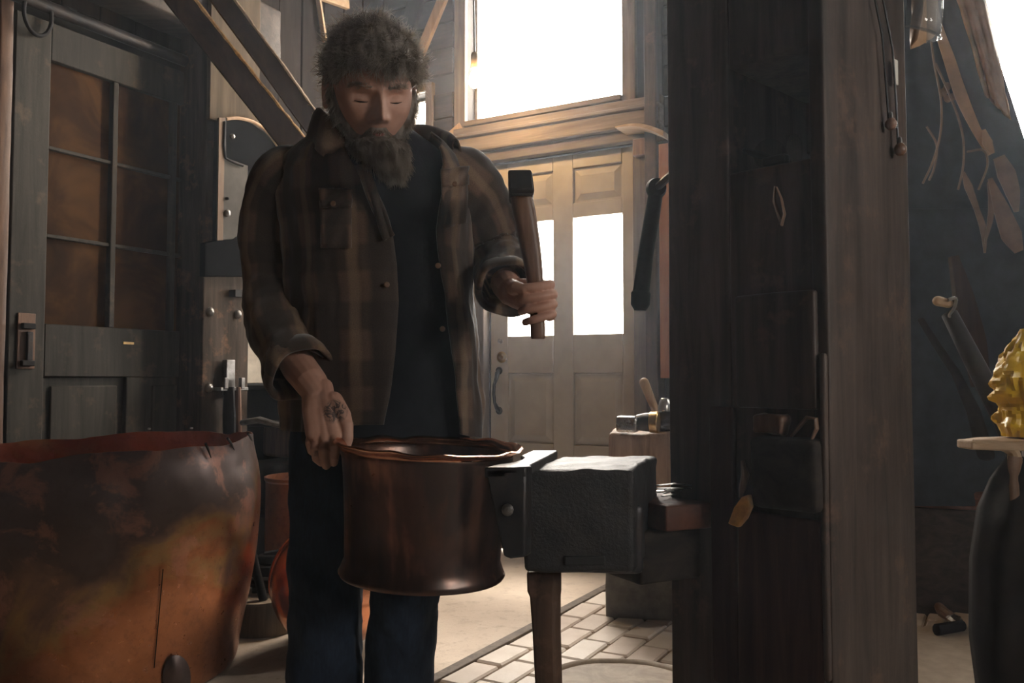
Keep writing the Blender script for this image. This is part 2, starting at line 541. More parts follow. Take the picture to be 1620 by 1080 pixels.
T = .14   # wall thickness
def wall_with_holes(name, a0, a1, holes, make):
    """make(a, b, z0, z1) adds a slab piece; holes = (a0, a1, z0, z1)"""
    xs = sorted({a0, a1} | {h[0] for h in holes} | {h[1] for h in holes})
    for x0, x1 in zip(xs[:-1], xs[1:]):
        zs = [(h[2], h[3]) for h in holes if h[0] < (x0 + x1) / 2 < h[1]]
        z = 0.0
        for b0, b1 in sorted(zs):
            if b0 > z + 1e-6: make(x0, x1, z, b0)
            z = b1
        if z < HC: make(x0, x1, z, HC)

mb = MB(); mb.rbox(U0 - T, U1 + T, V0 - T, V1 + T, -.1, 0.0)
floor = structure(build('floor', mb, MT['concrete']), 'dusty pale concrete workshop floor')
mb = MB(); mb.rbox(U0 - T, U1 + T, V0 - T, V1 + T, HC, HC + .1)
structure(build('ceiling', mb, MT['ceil']), 'soot black board ceiling')
mb = MB(); mb.rbox(U0 - T, U0, V0 - T, V1 + T, 0, HC)
wall_left = structure(build('wall_left', mb, MT['soot']), 'dark sooty wall behind the sliding door')
mb = MB(); wall_with_holes('wall_back', U0, U1, [WIN_TRANSOM, WIN_SLIT, WIN_RIGHT, DOOR_BACK], lambda a, b, z0, z1: mb.rbox(a, b, V1, V1 + T, z0, z1))
wall_back = structure(build('wall_back', mb, MT['soot']), 'dark back wall with the bright windows and door')
mb = MB(); wall_with_holes('wall_right', V0, V1, [WIN_SIDE, WIN_POST_FILL], lambda a, b, z0, z1: mb.rbox(U1, U1 + T, a, b, z0, z1))
wall_right = structure(build('wall_right', mb, MT['soot']), 'sooty wall on the right with a window')
mb = MB(); mb.rbox(U0, U1, V0 - T, V0, 0, HC)
structure(build('wall_front', mb, MT['soot']), 'sooty wall behind the camera')

# a unit box mesh shared by planks, scaled on the object
def unit_piece(name, size, mat, bev=.004, seed=0):
    mb = MB(); mb.box((0, 0, 0), size)
    me = mesh_from(name, mb.verts(), mb.f, (0, 0, 0), None, False)
    if mat: me.materials.append(mat)
    import bmesh
    bm = bmesh.new(); bm.from_mesh(me)
    bmesh.ops.recalc_face_normals(bm, faces=bm.faces)
    bmesh.ops.bevel(bm, geom=bm.edges[:], offset=bev, segments=1, affect='EDGES')
    bm.to_mesh(me); bm.free()
    return me

def place(name, me, p, parent=None, rot=None):
    o = bpy.data.objects.new(name, me); COL.objects.link(o)
    o.location = Vector(p) - (worg(parent) if parent is not None else Vector())
    o.rotation_euler = rot if rot is not None else (0, 0, -ANG)
    if parent is not None: o.parent = parent
    return o

# vertical planks on the left wall, from the iron post to the corner
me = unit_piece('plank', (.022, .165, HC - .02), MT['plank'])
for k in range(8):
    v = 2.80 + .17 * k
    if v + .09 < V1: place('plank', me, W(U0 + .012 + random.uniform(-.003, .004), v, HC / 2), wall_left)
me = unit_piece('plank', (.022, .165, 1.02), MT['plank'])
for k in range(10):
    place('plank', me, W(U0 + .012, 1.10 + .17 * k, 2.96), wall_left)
# level boards on the back wall: beside the door and above the transom
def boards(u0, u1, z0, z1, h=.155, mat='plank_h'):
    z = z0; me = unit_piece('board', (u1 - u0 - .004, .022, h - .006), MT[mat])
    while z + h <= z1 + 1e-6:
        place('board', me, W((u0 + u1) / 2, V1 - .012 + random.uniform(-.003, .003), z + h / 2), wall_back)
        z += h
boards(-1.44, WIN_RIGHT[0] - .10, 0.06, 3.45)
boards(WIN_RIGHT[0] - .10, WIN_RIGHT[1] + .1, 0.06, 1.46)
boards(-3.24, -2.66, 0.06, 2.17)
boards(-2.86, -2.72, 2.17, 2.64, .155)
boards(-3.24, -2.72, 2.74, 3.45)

# ---- windows of the back wall
def window(n, rect, label, mull=(), casing=.075, frame=.045, low=.1, mat='frame_wood'):
    u0, u1, z0, z1 = rect
    base = W((u0 + u1) / 2, V1, z0)
    w_ = bpy.data.objects.new('window_%d' % n, None); COL.objects.link(w_); w_.location = base; structure(w_, label)
    q = .035   # casing stands proud of the wall
    m = MB(); m.rbox(u0 - casing, u0, V1 - q, V1, z0 - low, z1 + casing); build('casing', m, MT['jamb'], w_, bevel=.004)
    m = MB(); m.rbox(u1, u1 + casing, V1 - q, V1, z0 - low, z1 + casing); build('casing', m, MT['jamb'], w_, bevel=.004)
    m = MB(); m.rbox(u0 - .001, u1 + .001, V1 - q, V1, z1, z1 + casing); build('casing', m, MT[mat], w_, bevel=.004)
    m = MB(); m.rbox(u0 - .001, u1 + .001, V1 - q - .02, V1 + .1, z0 - .03, z0); build('window_sill', m, MT[mat], w_, bevel=.004)
    for (a, b, c, d) in ((u0, u0 + frame * .4, z0, z1), (u1 - frame * .4, u1, z0, z1), (u0 + frame * .4, u1 - frame * .4, z0, z0 + frame * .4), (u0 + frame * .4, u1 - frame * .4, z1 - frame * .4, z1)):
        m = MB(); m.rbox(a, b, V1 + .07, V1 + .11, c, d); build('sash', m, MT[mat], w_, bevel=.003)
    xs = [u0 + frame * .4] + list(mull) + [u1 - frame * .4]
    for x in mull:
        m = MB(); m.rbox(x - .012, x + .012, V1 + .075, V1 + .105, z0 + frame * .4, z1 - frame * .4); build('muntin', m, MT[mat], w_)
    for a, b in zip(xs[:-1], xs[1:]):
        m = MB(); m.rbox(a, b, V1 + .088, V1 + .091, z0 + frame * .4, z1 - frame * .4); build('pane', m, MT['glass_clear'], w_, smooth=False)
    return w_
window(1, WIN_TRANSOM, 'large bright window over the back door')
window(2, WIN_SLIT, 'narrow bright window in the corner behind the man', casing=.05)
window(3, WIN_RIGHT, 'tall bright window behind the hanging hides')
# side windows outside the frame, placed for fill; narrow one added for the post
for wn, (a0, a1, b0, b1), np_, lab in ((4, WIN_SIDE, 2, 'small two-light window in the right wall'), (5, WIN_POST_FILL, 1, 'narrow window added in the right wall to light the massive post')):
    w4 = bpy.data.objects.new('window_%d' % wn, None); COL.objects.link(w4)
    w4.location = W(U1, (a0 + a1) / 2, b0); structure(w4, lab)
    for (a, b, c, d) in ((a0 - .08, a0, b0 - .08, b1 + .08), (a1, a1 + .08, b0 - .08, b1 + .08), (a0, a1, b0 - .08, b0), (a0, a1, b1, b1 + .08)):
        m = MB(); m.rbox(U1 - .03, U1, a, b, c, d); build('casing', m, MT['jamb'], w4, bevel=.004)
    for k in range(1, np_):
        x = a0 + (a1 - a0) * k / np_
        m = MB(); m.rbox(U1 + .07, U1 + .10, x - .012, x + .012, b0, b1); build('muntin', m, MT['jamb'], w4)
    for k in range(np_):
        m = MB(); m.rbox(U1 + .085, U1 + .088, a0 + (a1 - a0) * k / np_ + .012 * (k > 0), a0 + (a1 - a0) * (k + 1) / np_ - .012 * (k < np_ - 1), b0, b1)
        build('pane', m, MT['glass_clear'], w4, smooth=False)

# heavy moulded transom beam between window and door, jambs
m = MB()
m.rbox(-2.70, -1.44, V1 - .07, V1, 2.25, 2.325); 
o = structure(build('trim_1', m, MT['frame_wood'], bevel=.006), 'moulded ledge over the door')
for z0, z1, q in ((2.325, 2.345, .095), (2.235, 2.25, .09), (2.345, 2.395, .05), (2.175, 2.235, .055)):
    m = MB(); m.rbox(-2.70, -1.44, V1 - q, V1, z0, z1); build('moulding', m, MT['frame_wood'], o, bevel=.005)
m = MB(); m.rbox(-2.58, -2.485, V1 - .06, V1 + .02, 0, 2.175)
o = structure(build('trim_2', m, MT['jamb'], bevel=.006), 'worn left jamb of the back door')
m = MB(); m.rbox(-2.64, -2.60, V1 - .075, V1, 0, 2.175); build('moulding', m, MT['plaster'], o, bevel=.012)  # pale plaster colour stands in for the light on this moulding
m = MB(); m.rbox(-1.595, -1.52, V1 - .06, V1 + .02, 0, 2.175)
o = structure(build('trim_3', m, MT['jamb'], bevel=.006), 'worn right jamb of the back door')
m = MB(); m.rbox(-1.515, -1.45, V1 - .10, V1, 0, 3.4); build('upright', m, MT['dark_wood'], o, bevel=.006)

# ---- back door: stiles, rails, two panes, raised panels
u0, u1, z0, z1 = DOOR_BACK
door1 = bpy.data.objects.new('door_1', None); COL.objects.link(door1); door1.location = W((u0 + u1) / 2, V1 + .03, 0)
structure(door1, 'grey beige panelled back door with two glass panes')
def dpart(name, a, b, c, d, v0=V1 + .01, v1=V1 + .055, mat='paint', bev=.004, parent=None):
    m = MB(); m.rbox(a, b, v0, v1, c, d); return build(name, m, MT[mat], parent or door1, bevel=bev)
pl, pr = DOOR_PANES
dpart('stile', u0, pl[0], .01, z1 - .004); dpart('stile', pr[1], u1, .01, z1 - .004); dpart('stile', pl[1], pr[0], .01, z1 - .004)
rows = [(.01, .22), (.53, .60), (.985, 1.19), (1.82, 1.90), (2.09, 2.166)]
for (a, b) in ((pl[0], pl[1]), (pr[0], pr[1])):
    for (c, d) in rows: dpart('rail', a, b, c, d)
    for (c, d) in ((.22, .53), (.60, .985), (1.90, 2.09)):
        p = dpart('panel', a, b, c, d, V1 + .026, V1 + .05)
        m = MB(); g = .045                              # raised field with sloping sides
        A = [(a + .012, c + .012), (b - .012, c + .012), (b - .012, d - .012), (a + .012, d - .012)]
        B = [(a + g, c + g), (b - g, c + g), (b - g, d - g), (a + g, d - g)]
        V = [tuple(W(x, V1 + .026, z)) for x, z in A] + [tuple(W(x, V1 + .012, z)) for x, z in B]
        m.add(V, [(4, 5, 6, 7)] + [(i, (i + 1) % 4, 4 + (i + 1) % 4, 4 + i) for i in range(4)])
        build('raised_field', m, MT['paint'], p, smooth=False)
    m = MB(); m.rbox(a, b, V1 + .03, V1 + .034, 1.19, 1.82); build('pane', m, MT['glass_clear'], door1, smooth=False)
# knob, round lock and iron thumb latch on the left stile
ux = u0 + .055
m = MB(); m.lathe([(.0, 0), (.03, 0), (.032, .006), (.018, .012), (.012, .014), (.012, .022), (.0, .024)], W(ux + .02, V1 + .01, 1.075), 24, Matrix.Rotation(-ANG, 4, 'Z') @ Matrix.Rotation(PI / 2, 4, 'X'))
build('round_lock', m, MT['brass'], door1)
m = MB(); m.lathe([(.0, 0), (.013, 0), (.014, .012), (.0, .02)], W(ux + .01, V1 + .01, 1.165), 16, Matrix.Rotation(-ANG, 4, 'Z') @ Matrix.Rotation(PI / 2, 4, 'X'))
build('deadbolt', m, MT['iron_worn'], door1)
hp = [(W(ux, V1 - q, z)) for q, z in ((-.008, 1.0), (.012, .985), (.02, .96), (.045, .92), (.05, .87), (.04, .82), (.015, .79), (-.008, .775))]
m = MB(); m.tube([tuple(x) for x in hp], [.009, .014, .012, .009, .009, .009, .013, .008], 10); hd = build('door_handle', m, MT['black_iron'], door1)
for z in (1.0, .775):
    m = MB(); m.lathe([(0, 0), (.022, 0), (.02, .005), (0, .008)], W(ux, V1 + .01, z), 14, Matrix.Rotation(-ANG, 4, 'Z') @ Matrix.Rotation(PI / 2, 4, 'X')); build('handle_plate', m, MT['black_iron'], hd)

# ---- brick paving strip to the right of the concrete
pave = bpy.data.objects.new('trim_4', None); COL.objects.link(pave); pave.location = W(-.8, 2.8, 0)
structure(pave, 'pale worn brick paving beside the concrete floor')
m = MB(); m.rbox(-1.53, 2.48, .55, 4.12, 0.0, .006); build('joint_bed', m, MT['mortar'], pave)
m = MB(); m.rbox(-1.575, -1.535, 0.55, 4.10, 0.0, .016); build('timber_edging', m, MT['jamb'], pave, bevel=.003)
bm_mesh = [unit_piece('brick', (.098, .202 + .006 * q, .03), MT['brick'], .006) for q in (-1, 0, 1)]
far = MB(); cnt = 0
for i in range(38):
    u = -1.475 + i * .106
    off = (i % 2) * .105 + random.uniform(-.02, .02)
    for j in range(17):
        v = .62 + off + j * .213
        if v > 4.02 or u > 2.42: continue
        z = .0005 + random.uniform(-.0018, .0028)
        rot = (random.uniform(-.012, .012), random.uniform(-.012, .012), -ANG + random.uniform(-.02, .02))
        if (u < -.12 and v > 1.55) or (u < .35 and v < 1.55 and u > -.9):
            place('brick', random.choice(bm_mesh), W(u, v, z + .001), pave, rot); cnt += 1
        else:
            far.box(W(u, v, z + .001), (.098, .2, .03), Matrix.Rotation(rot[2], 4, 'Z'))
o = build('brick_field', far, MT['brick'], pave, smooth=False); o['kind'] = 'stuff'
print('bricks', cnt)

# ---- sliding door on the left wall (dusty amber panes over a panelled base)
def sheet(px0, px1): pass
door2 = bpy.data.objects.new('door_2', None); COL.objects.link(door2); door2.location = W(U0 + .04, 2.4, 0.02)
structure(door2, 'dark sliding door with small dusty amber panes')
D0, D1 = U0 + .028, U0 + .068
t = NT('dusty_amber_pane')
n = t.noise(3.2, 4, .6, None, .6); n2 = t.noise(40, 3, .6)
c = t.ramp(n, [(.3, (.012, .005, .002)), (.5, (.042, .018, .006)), (.72, (.11, .052, .017))])
t.set(color=c, rough=.6, spec=.06); t.bump(n2, .05, .002)
MT['amber'] = t.m
vs = [1.83, 1.97, 2.24, 2.266, 2.536, 2.562, 2.832, 2.95]
zs = [.02, .17, .96, 1.165, 1.50, 1.515, 1.845, 1.86, 2.195, 2.345]
def d2(name, v0, v1, z0, z1, a=D0, b=D1, mat='paint_dark', bev=.004):
    m = MB(); m.rbox(a, b, v0, v1, z0, z1); return build(name, m, MT[mat], door2, bevel=bev)
st = d2('stile', 1.83, 1.97, .02, 2.345); d2('stile', 2.832, 2.95, .02, 2.345)
d2('rail', 1.97, 2.832, 2.195, 2.345); d2('rail', 1.97, 2.832, .96, 1.165); d2('rail', 1.97, 2.832, .02, .17)
for a, b in ((2.24, 2.266), (2.536, 2.562)): d2('muntin', a, b, 1.165, 2.195, D0 + .004, D1 + .002)
for a, b in ((1.50, 1.515), (1.845, 1.86)):
    for p, q in ((1.97, 2.24), (2.266, 2.536), (2.562, 2.832)): d2('muntin', p, q, a, b, D0 + .008, D1 - .004, bev=.003)
for p, q in ((1.97, 2.24), (2.266, 2.536), (2.562, 2.832)):
    for a, b in ((1.165, 1.50), (1.515, 1.845), (1.86, 2.195)):
        o = d2('pane', p, q, a, b, D0 + .012, D0 + .016, 'amber', 0)
d2('stile', 2.33, 2.43, .17, .96)
for p, q in ((1.97, 2.33), (2.43, 2.832)):
    o = d2('panel', p, q, .17, .96, D0 + .008, D0 + .02)
    m = MB(); m.rbox(D0 + .02, D0 + .03, p + .035, q - .035, .205, .925); build('raised_field', m, MT['paint_dark'], o, bevel=.008)
m = MB(); m.rbox(D1, D1 + .006, 1.862, 1.93, .99, 1.20); lp = build('latch_plate', m, MT['handle'], door2, bevel=.002)
m = MB(); m.rbox(D1 + .006, D1 + .02, 1.892, 1.915, 1.02, 1.13); build('latch_bolt', m, MT['iron'], lp, bevel=.003)
for z in (1.15, 1.01):
    m = MB(); m.rbox(D1 + .006, D1 + .024, 1.872, 1.922, z - .01, z + .012); build('keeper', m, MT['black_iron'], lp, bevel=.003)
m = MB(); m.rbox(D1, D1 + .003, 2.31, 2.36, 1.098, 1.108); build('maker_tag', m, MT['brass'], door2)
# track pipe, hanger and header beam above the door
trk = thing('door_track', 'dark iron track pipe along the top of the sliding door', 'track', W(U0 + .06, 2.2, 2.40))
m = MB(); m.tube([W(U0 + .075, 1.2, 2.395), W(U0 + .075, 2.98, 2.395)], .026, 14); build('track_pipe', m, MT['iron'], trk)
for v in (1.3, 2.05, 2.9):
    m = MB(); m.rbox(U0, U0 + .075, v - .02, v + .02, 2.40, 2.43); build('bracket', m, MT['black_iron'], trk, bevel=.003)
for v in (1.90,):
    hoop = [W(U0 + .088, v + .055 * math.cos(a), 2.40 + .085 * math.sin(a) - .05) for a in np.linspace(-PI, PI, 25)]
    m = MB(); m.tube(hoop, .008, 8, False); build('hanger_strap', m, MT['black_iron'], trk)
m = MB(); m.worn(W(U0 + .11, 2.05, 2.64), (.22, 2.0, .26), ROOM, .08, .006, .015, 4)
structure(build('trim_5', m, MT['dark_wood_h'], smooth=True), 'dark header beam over the sliding door')
m = MB(); m.worn(W(U0 + .035, 1.80, 1.2), (.06, .05, 2.4), ROOM, .08, .003, .006, 6)
structure(build('trim_6', m, MT['handle'], smooth=True), 'brown jamb beside the sliding door')
m = MB()
for k in range(14):
    m.tube([W(U0 + .23, 1.75 + .045 * k, 2.56 + .03 * random.random()), W(U0 + .25, 1.77 + .045 * k, 2.60 + .03 * random.random()), W(U0 + .235, 1.8 + .045 * k, 2.66)], [.006, .016, .004], 6)
o = build('packing', m, MT['belt'], None, loc=W(U0 + .24, 2.05, 2.55)); o['kind'] = 'stuff'; tag(o, 'tufts of brown fibre stuffed along the header beam', 'fibre')

# ceiling joists
for k, v in enumerate((-1.2, .2, 1.6, 3.0)):
    m = MB(); m.rbox(U0, U1, v - .06, v + .06, HC - .2, HC)
    structure(build('trim_%d' % (7 + k), m, MT['ceil'], bevel=.006), 'soot black ceiling joist')
# ================================================================== heavy timbers, stake, copper
# ---- big timber post on the right; square, turned 48 degrees, near corner ahead of the camera
PH = math.radians(48)
pc, ps = math.cos(PH), math.sin(PH)
PM = Matrix.Rotation(-PH, 4, 'Z')               # local x runs along the dark face to the near corner, local y along the lit face
CORN = at(1312, 600, 1.50); CORN.z = 0
PA, PB = .350, .345
def P3(x, y, z):                                # x back from the near corner along the dark face, y along the lit face
    return CORN + Vector((-pc * x + ps * y, ps * x + pc * y, z))
ctr = P3(PA / 2, PB / 2, 0)
post = bpy.data.objects.new('timber_post', None); COL.objects.link(post); post.location = ctr
post['kind'] = 'structure'; post['label'] = 'massive dark timber post with a square mortise, holding the anvil beam'
# mortise seen at px 1155..1285, rows 110..245 of the dark face
def on_dark(px, py):                            # (x, z) on the dark face of a pixel
    a = (px - 810) / FPX
    # CORN + x*(-pc, ps): X = a*Y
    x = (CORN.x - a * CORN.y) / (pc + a * ps)
    Y = CORN.y + ps * x
    return x, at(px, py, Y).z
def on_lit(px, py):
    a = (px - 810) / FPX
    y = (a * CORN.y - CORN.x) / (ps - a * pc)
    Y = CORN.y + pc * y
    return y, at(px, py, Y).z
mx1, mz1 = on_dark(1155, 110); mx0, mz0 = on_dark(1286, 246)
m = MB()
def slab(x0, x1, z0, z1, y0=0.0, y1=PB, seed=1, rnd=.006, amp=.0035):
    c = P3((x0 + x1) / 2, (y0 + y1) / 2, (z0 + z1) / 2)
    m.worn(c, (x1 - x0, y1 - y0, z1 - z0), PM, .07, amp, rnd, seed, (5, 5, 1.2))
m = MB(); slab(0, mx0, 0, HC, seed=5); build('cheek_timber', m, MT['dark_wood'], post)
m = MB(); slab(mx1, PA, 0, HC, seed=7); build('cheek_timber', m, MT['dark_wood'], post)
m = MB(); slab(mx0 - .002, mx1 + .002, 0, mz0, .003, PB - .003, seed=2); build('core_timber', m, MT['dark_wood'], post)
m = MB(); slab(mx0 - .002, mx1 + .002, mz1, HC, .003, PB - .003, seed=3); build('core_timber', m, MT['dark_wood'], post)
m = MB(); slab(mx0 - .01, mx1 + .01, mz0 + .09, mz1 + .01, PB - .04, PB - .002, 8); build('mortise_back', m, MT['dark_wood'], post)
# raised boards nailed over the dark face low down, and a groove line
xa, _ = on_dark(1165, 700); xb, _ = on_dark(1312, 700)
za, zb = on_dark(1230, 690)[1], on_dark(1230, 802)[1]
x0, x1 = on_dark(1302, 740)[0], on_dark(1197, 740)[0]
# square tenon end with wedges, in a dark recess
ten = thing('tenon_block', 'dark square beam end standing out of the massive post', 'beam', P3((x0 + x1) / 2, -.012, zb))
m = MB(); m.worn(P3((x0 + x1) / 2, -.008, (za + zb) / 2), (x1 - x0, .05, za - zb), PM, .03, .004, .012, 9); build('tenon_end', m, MT['ceil'], ten)
def onface(px, py, out=.004):
    x, z = on_dark(px, py); return P3(x, -out, z)
# boards around the tenon
for (pa, pb_, ra, rb, s_) in ((1128, 1166, 640, 1078, 11), (1170, 1300, 806, 1078, 12), (1302, 1330, 560, 1078, 13), (1170, 1296, 470, 645, 14)):
    xA = on_dark(pa, 700)[0]; xB = max(on_dark(pb_, 700)[0], .002)
    zA = on_dark(pa, ra)[1]; zB = max(on_dark(pa, rb)[1], 0.02)
    m = MB(); m.worn(P3((xA + xB) / 2, -.004, (zA + zB) / 2), (abs(xA - xB), .018, abs(zA - zB)), PM, .05, .0035, .006, s_, (6, 6, 1.5))
    build('facing_board', m, wood('sooty_red_board', (.022, .011, .009), (.075, .036, .026), 'Z', 1, .7, .4, spec=.15) if s_ in (11, 12) else MT['dark_wood'], post)
def chunk(name, label, cat, pts, r, mat, flat=.5, out=.012):
    path = [tuple(onface(px, py, out)) for px, py in pts]
    m = MB(); m.tube(path, r, 10, True, flat, side=(-ps, -pc, 0))
    V = m.verts(); V = V + np.stack([fbm(V * 60, 3 + k, 2) for k in range(3)], 1) * .003; m.v = [V]
    o = build(name, m, mat, None, loc=path[-1]); tag(o, label, cat); return o
# wedges and rag caught round the tenon
m = MB(); m.worn(onface(1224, 670, .012), (.062, .03, .034), PM, .008, .004, .006, 21, (40, 40, 40))
tag(build('wood_wedge', m, MT['handle'], None, loc=onface(1224, 690, 0)), 'rough brown end-grain wedge on top of the square beam end', 'wedge')
chunk('wood_splinter', 'crumbling brown splinter wedged left of the square beam end', 'splinter', [(1180, 728), (1182, 750), (1178, 772), (1174, 786)], [.006, .011, .011, .004], MT['handle'])
m = MB()
pts = [(1193, 780), (1196, 800), (1188, 818), (1176, 832), (1160, 826), (1170, 800), (1182, 784)]
poly = [onface(px, py, .026) for px, py in pts]; poly2 = [onface(px, py, .012) for px, py in pts]
n = len(poly); m.add([tuple(q) for q in poly + poly2], [tuple(range(n)), tuple(reversed(range(n, 2 * n)))] + [(i, (i + 1) % n, n + (i + 1) % n, n + i) for i in range(n)])
MT['bright_chip'] = plain('fresh_orange_chip', (.62, .33, .09), .6, .3, 40)
tag(build('wood_chip', m, MT['bright_chip'], None, loc=onface(1176, 832, 0), bevel=.003), 'fresh orange wood chip sticking out beside the square beam end', 'wood chip')
chunk('leather_thong', 'twisted grey leather thong looped over the square beam end', 'thong', [(1258, 690), (1270, 674), (1284, 660), (1296, 662), (1298, 678), (1290, 694)], [.004, .007, .006, .006, .006, .004], MT['leather'], .6, .016)
chunk('leather_loop', 'leather loop hanging on the dark face of the post', 'loop', [(1236, 296), (1234, 320), (1240, 345), (1246, 357), (1250, 340), (1246, 315), (1238, 297)], [.003, .005, .006, .006, .005, .004, .003], MT['leather'], .4, .012)
# goggles lying in the mortise
gx = P3((mx0 + mx1) / 2, .06, mz0 + .004)
gg = thing('safety_goggles', 'clear safety goggles lying in the square mortise', 'goggles', gx)
MT['plastic'] = glass('clear_plastic', (.93, .95, .96), .88, .14, (.8, .82, .85))
for k, (dx, r) in enumerate(((-.022, .030), (.024, .028))):
    c = P3((mx0 + mx1) / 2 - dx, .045, mz0 + .032)
    m = MB(); m.lathe([(.001, .012), (.016, .010), (.026, .003), (r, -.008)], c, 20, PM @ Matrix.Rotation(PI / 2 + .25, 4, 'X') @ Matrix.Rotation(.5 * (-1) ** k, 4, 'Y'), False); build('lens', m, MT['plastic'], gg)
m = MB(); m.tube([P3(mx1 - .02, .03, mz0 + .045), P3((mx0 + mx1) / 2 + .03, .03, mz0 + .028), P3((mx0 + mx1) / 2, .035, mz0 + .012)], [.006, .008, .006], 8, round_ends=True); build('arm', m, MT['cable'], gg)
m = MB(); m.worn(P3((mx0 + mx1) / 2 - .0, .03, mz0 + .012), (.05, .02, .018), PM, .01, .002, .004, 5); build('nose_piece', m, MT['cable'], gg)
# things on the lit face: cords with knobs, a pale tag
def lit(px, py, out=.004):
    y, z = on_lit(px, py); return P3(-out, y, z)
for k, (pts, r, lab) in enumerate((([(1385, 0), (1396, 60), (1400, 130), (1404, 196)], .011, 'upper'), ([(1398, 0), (1412, 80), (1416, 160), (1418, 236)], .012, 'lower'))):
    th = thing('pull_cord', 'dark pull cord ending in the %s round wooden knob on the lit post face' % lab, 'cord', lit(*pts[-1], 0))
    m = MB(); m.tube([lit(px, py, .012) for px, py in pts], .0022, 6); build('cord', m, MT['cable'], th)
    c = lit(pts[-1][0], pts[-1][1] + 3, .016)
    m = MB(); m.lathe([(0, r * 1.15), (r * .5, r * 1.0), (r * .95, r * .4), (r, 0), (r * .9, -r * .5), (r * .5, -r * .95), (0, -r * 1.05)], c, 16); build('knob', m, MT['handle'], th)
    m = MB(); m.lathe([(.003, .012), (.0045, .006), (.0045, -.002)], Vector(c) + Vector((0, 0, r)), 8); build('ferrule', m, MT['iron_worn'], th)
m = MB(); c = lit(1418, 116, .010); m.box(c, (.003, .018, .05), PM); tag(build('paper_tag', m, plain('pale_tag', (.62, .58, .52), .6, .1), None, loc=lit(1418, 140, 0), bevel=.001), 'small pale tag hanging on the lit post face', 'tag')
# face shield and leather flap hung at the top right of the post
fs = thing('face_shield', 'clear face shield hanging high on the lit post face', 'face shield', lit(1420, 0, .03))
m = MB(); R = []
for i in range(9):
    row = []
    for j in range(13):
        a = -1.2 + 2.4 * j / 12; z = .10 - .20 * (i / 8)
        rr = .055 * (1 - .25 * (i / 8) ** 3 * 1)
        if i == 8: rr *= .8
        c = lit(1425, -20, .02)
        row.append(tuple(c + Vector((math.cos(a + PH - PI / 2 + .9) * rr * .5, 0, 0)) + PM.to_3x3() @ Vector((.05 * math.cos(a), .06 * math.sin(a), z - .02 * math.cos(a) * (i / 8)))))
    R.append(row)
m.grid(R); o = build('visor', m, MT['plastic'], fs)
sd = o.modifiers.new('thick', 'SOLIDIFY'); sd.thickness = .002
m = MB(); m.tube([R[8][j] for j in range(13)], .003, 6); build('visor_rim', m, MT['plastic'], fs)
m = MB(); m.tube([tuple(lit(1400, -30, .01)), tuple(lit(1425, -34, .06)), tuple(lit(1450, -30, .01))], .006, 8); build('headband', m, MT['cable'], fs)
m = MB(); R = []
for i in range(10):
    z = i / 9
    R.append([tuple(lit(1446 + 30 * j / 8 + 4 * math.sin(j * .9 + i * .4), -60 + (128 + 10 * math.sin(j * .8)) * z, .016 + .014 * math.sin(j * 1.1 + i * .3))) for j in range(9)])
m.grid(R); o = build('leather_flap', m, MT['leather_tan'], None, loc=lit(1460, 80, .01)); tag(o, 'tan leather flap hanging from the top of the massive post', 'leather')
sd = o.modifiers.new('thick', 'SOLIDIFY'); sd.thickness = .004; sd.offset = 0

# ---- post at the left with bolts, plank and iron bracket
LP0 = (-3.21, -3.03, 2.593, 2.86)
lp = bpy.data.objects.new('bolted_post', None); COL.objects.link(lp); lp.location = W(-3.12, 2.72, 0)
lp['kind'] = 'structure'; lp['label'] = 'grey worn timber post with bolts behind the big copper vat'
m = MB(); m.worn(W(-3.12, 2.7265, HC / 2), (.18, .267, HC), ROOM, .06, .003, .008, 31, (5, 5, 1)); build('post_timber', m, MT['post_face'], lp)
def left_u(px, py, u=-3.03):
    a = (px - 810) / FPX; Y = u / (CU * a - SU)
    return Y * (SU * a + CU), at(px, py, Y).z
def LW(px, py, u=-3.03):
    v, z = left_u(px, py, u); return W(u, v, z)
MX = ROOM @ Matrix.Rotation(PI / 2, 4, 'Y')     # lathe axis along +u
for px, py in ((331, 493), (375, 497), (331, 613)):
    m = MB(); m.lathe([(0, -.01), (.021, -.01), (.021, .004), (.016, .011), (.008, .017), (0, .018)], LW(px, py), 14, MX); build('bolt_head', m, MT['iron_worn'], lp)
v0, z0_ = left_u(322, 190); v1, _ = left_u(398, 190)
m = MB(); m.rbox(-3.028, -3.005, v0 - .01, v1 + .004, z0_, 3.2); build('nailed_board', m, MT['plaster'] if False else wood('dull_tan_board', (.05, .037, .025), (.11, .083, .056), 'Z', 1, .8, .2, spec=.1), lp, bevel=.003)
# cast-iron arm with steel plate
br = thing('iron_bracket', 'black cast iron arm with a riveted plate bolted to the worn post', 'bracket', LW(345, 435))
U_ = -2.995
prof = [(341, 188), (372, 188), (395, 196), (415, 210), (432, 230), (446, 258), (456, 300), (452, 380), (440, 437), (322, 437), (322, 384), (341, 380)]
poly = [LW(px, py, U_) for px, py in prof]; back = [q + W(-.035, 0, 0) for q in poly]; n = len(poly)
m = MB(); m.add([tuple(q) for q in poly + back], [tuple(range(n)), tuple(reversed(range(n, 2 * n)))] + [(i, (i + 1) % n, n + (i + 1) % n, n + i) for i in range(n)])
build('arm', m, plain('dead_black_iron', (.006, .006, .007), .95, .3, 12, spec=.03), br, bevel=.003)
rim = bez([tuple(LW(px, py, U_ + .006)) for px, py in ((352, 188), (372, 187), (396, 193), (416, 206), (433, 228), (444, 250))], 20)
m = MB(); m.tube(rim, .008, 8); build('rim', m, MT['leather_tan'], br)  # lit edge of the arm's arc, painted as a tan tube
prof = [(341, 186), (352, 186), (353, 250), (372, 256), (388, 262), (388, 340), (382, 366), (366, 378), (341, 380)]
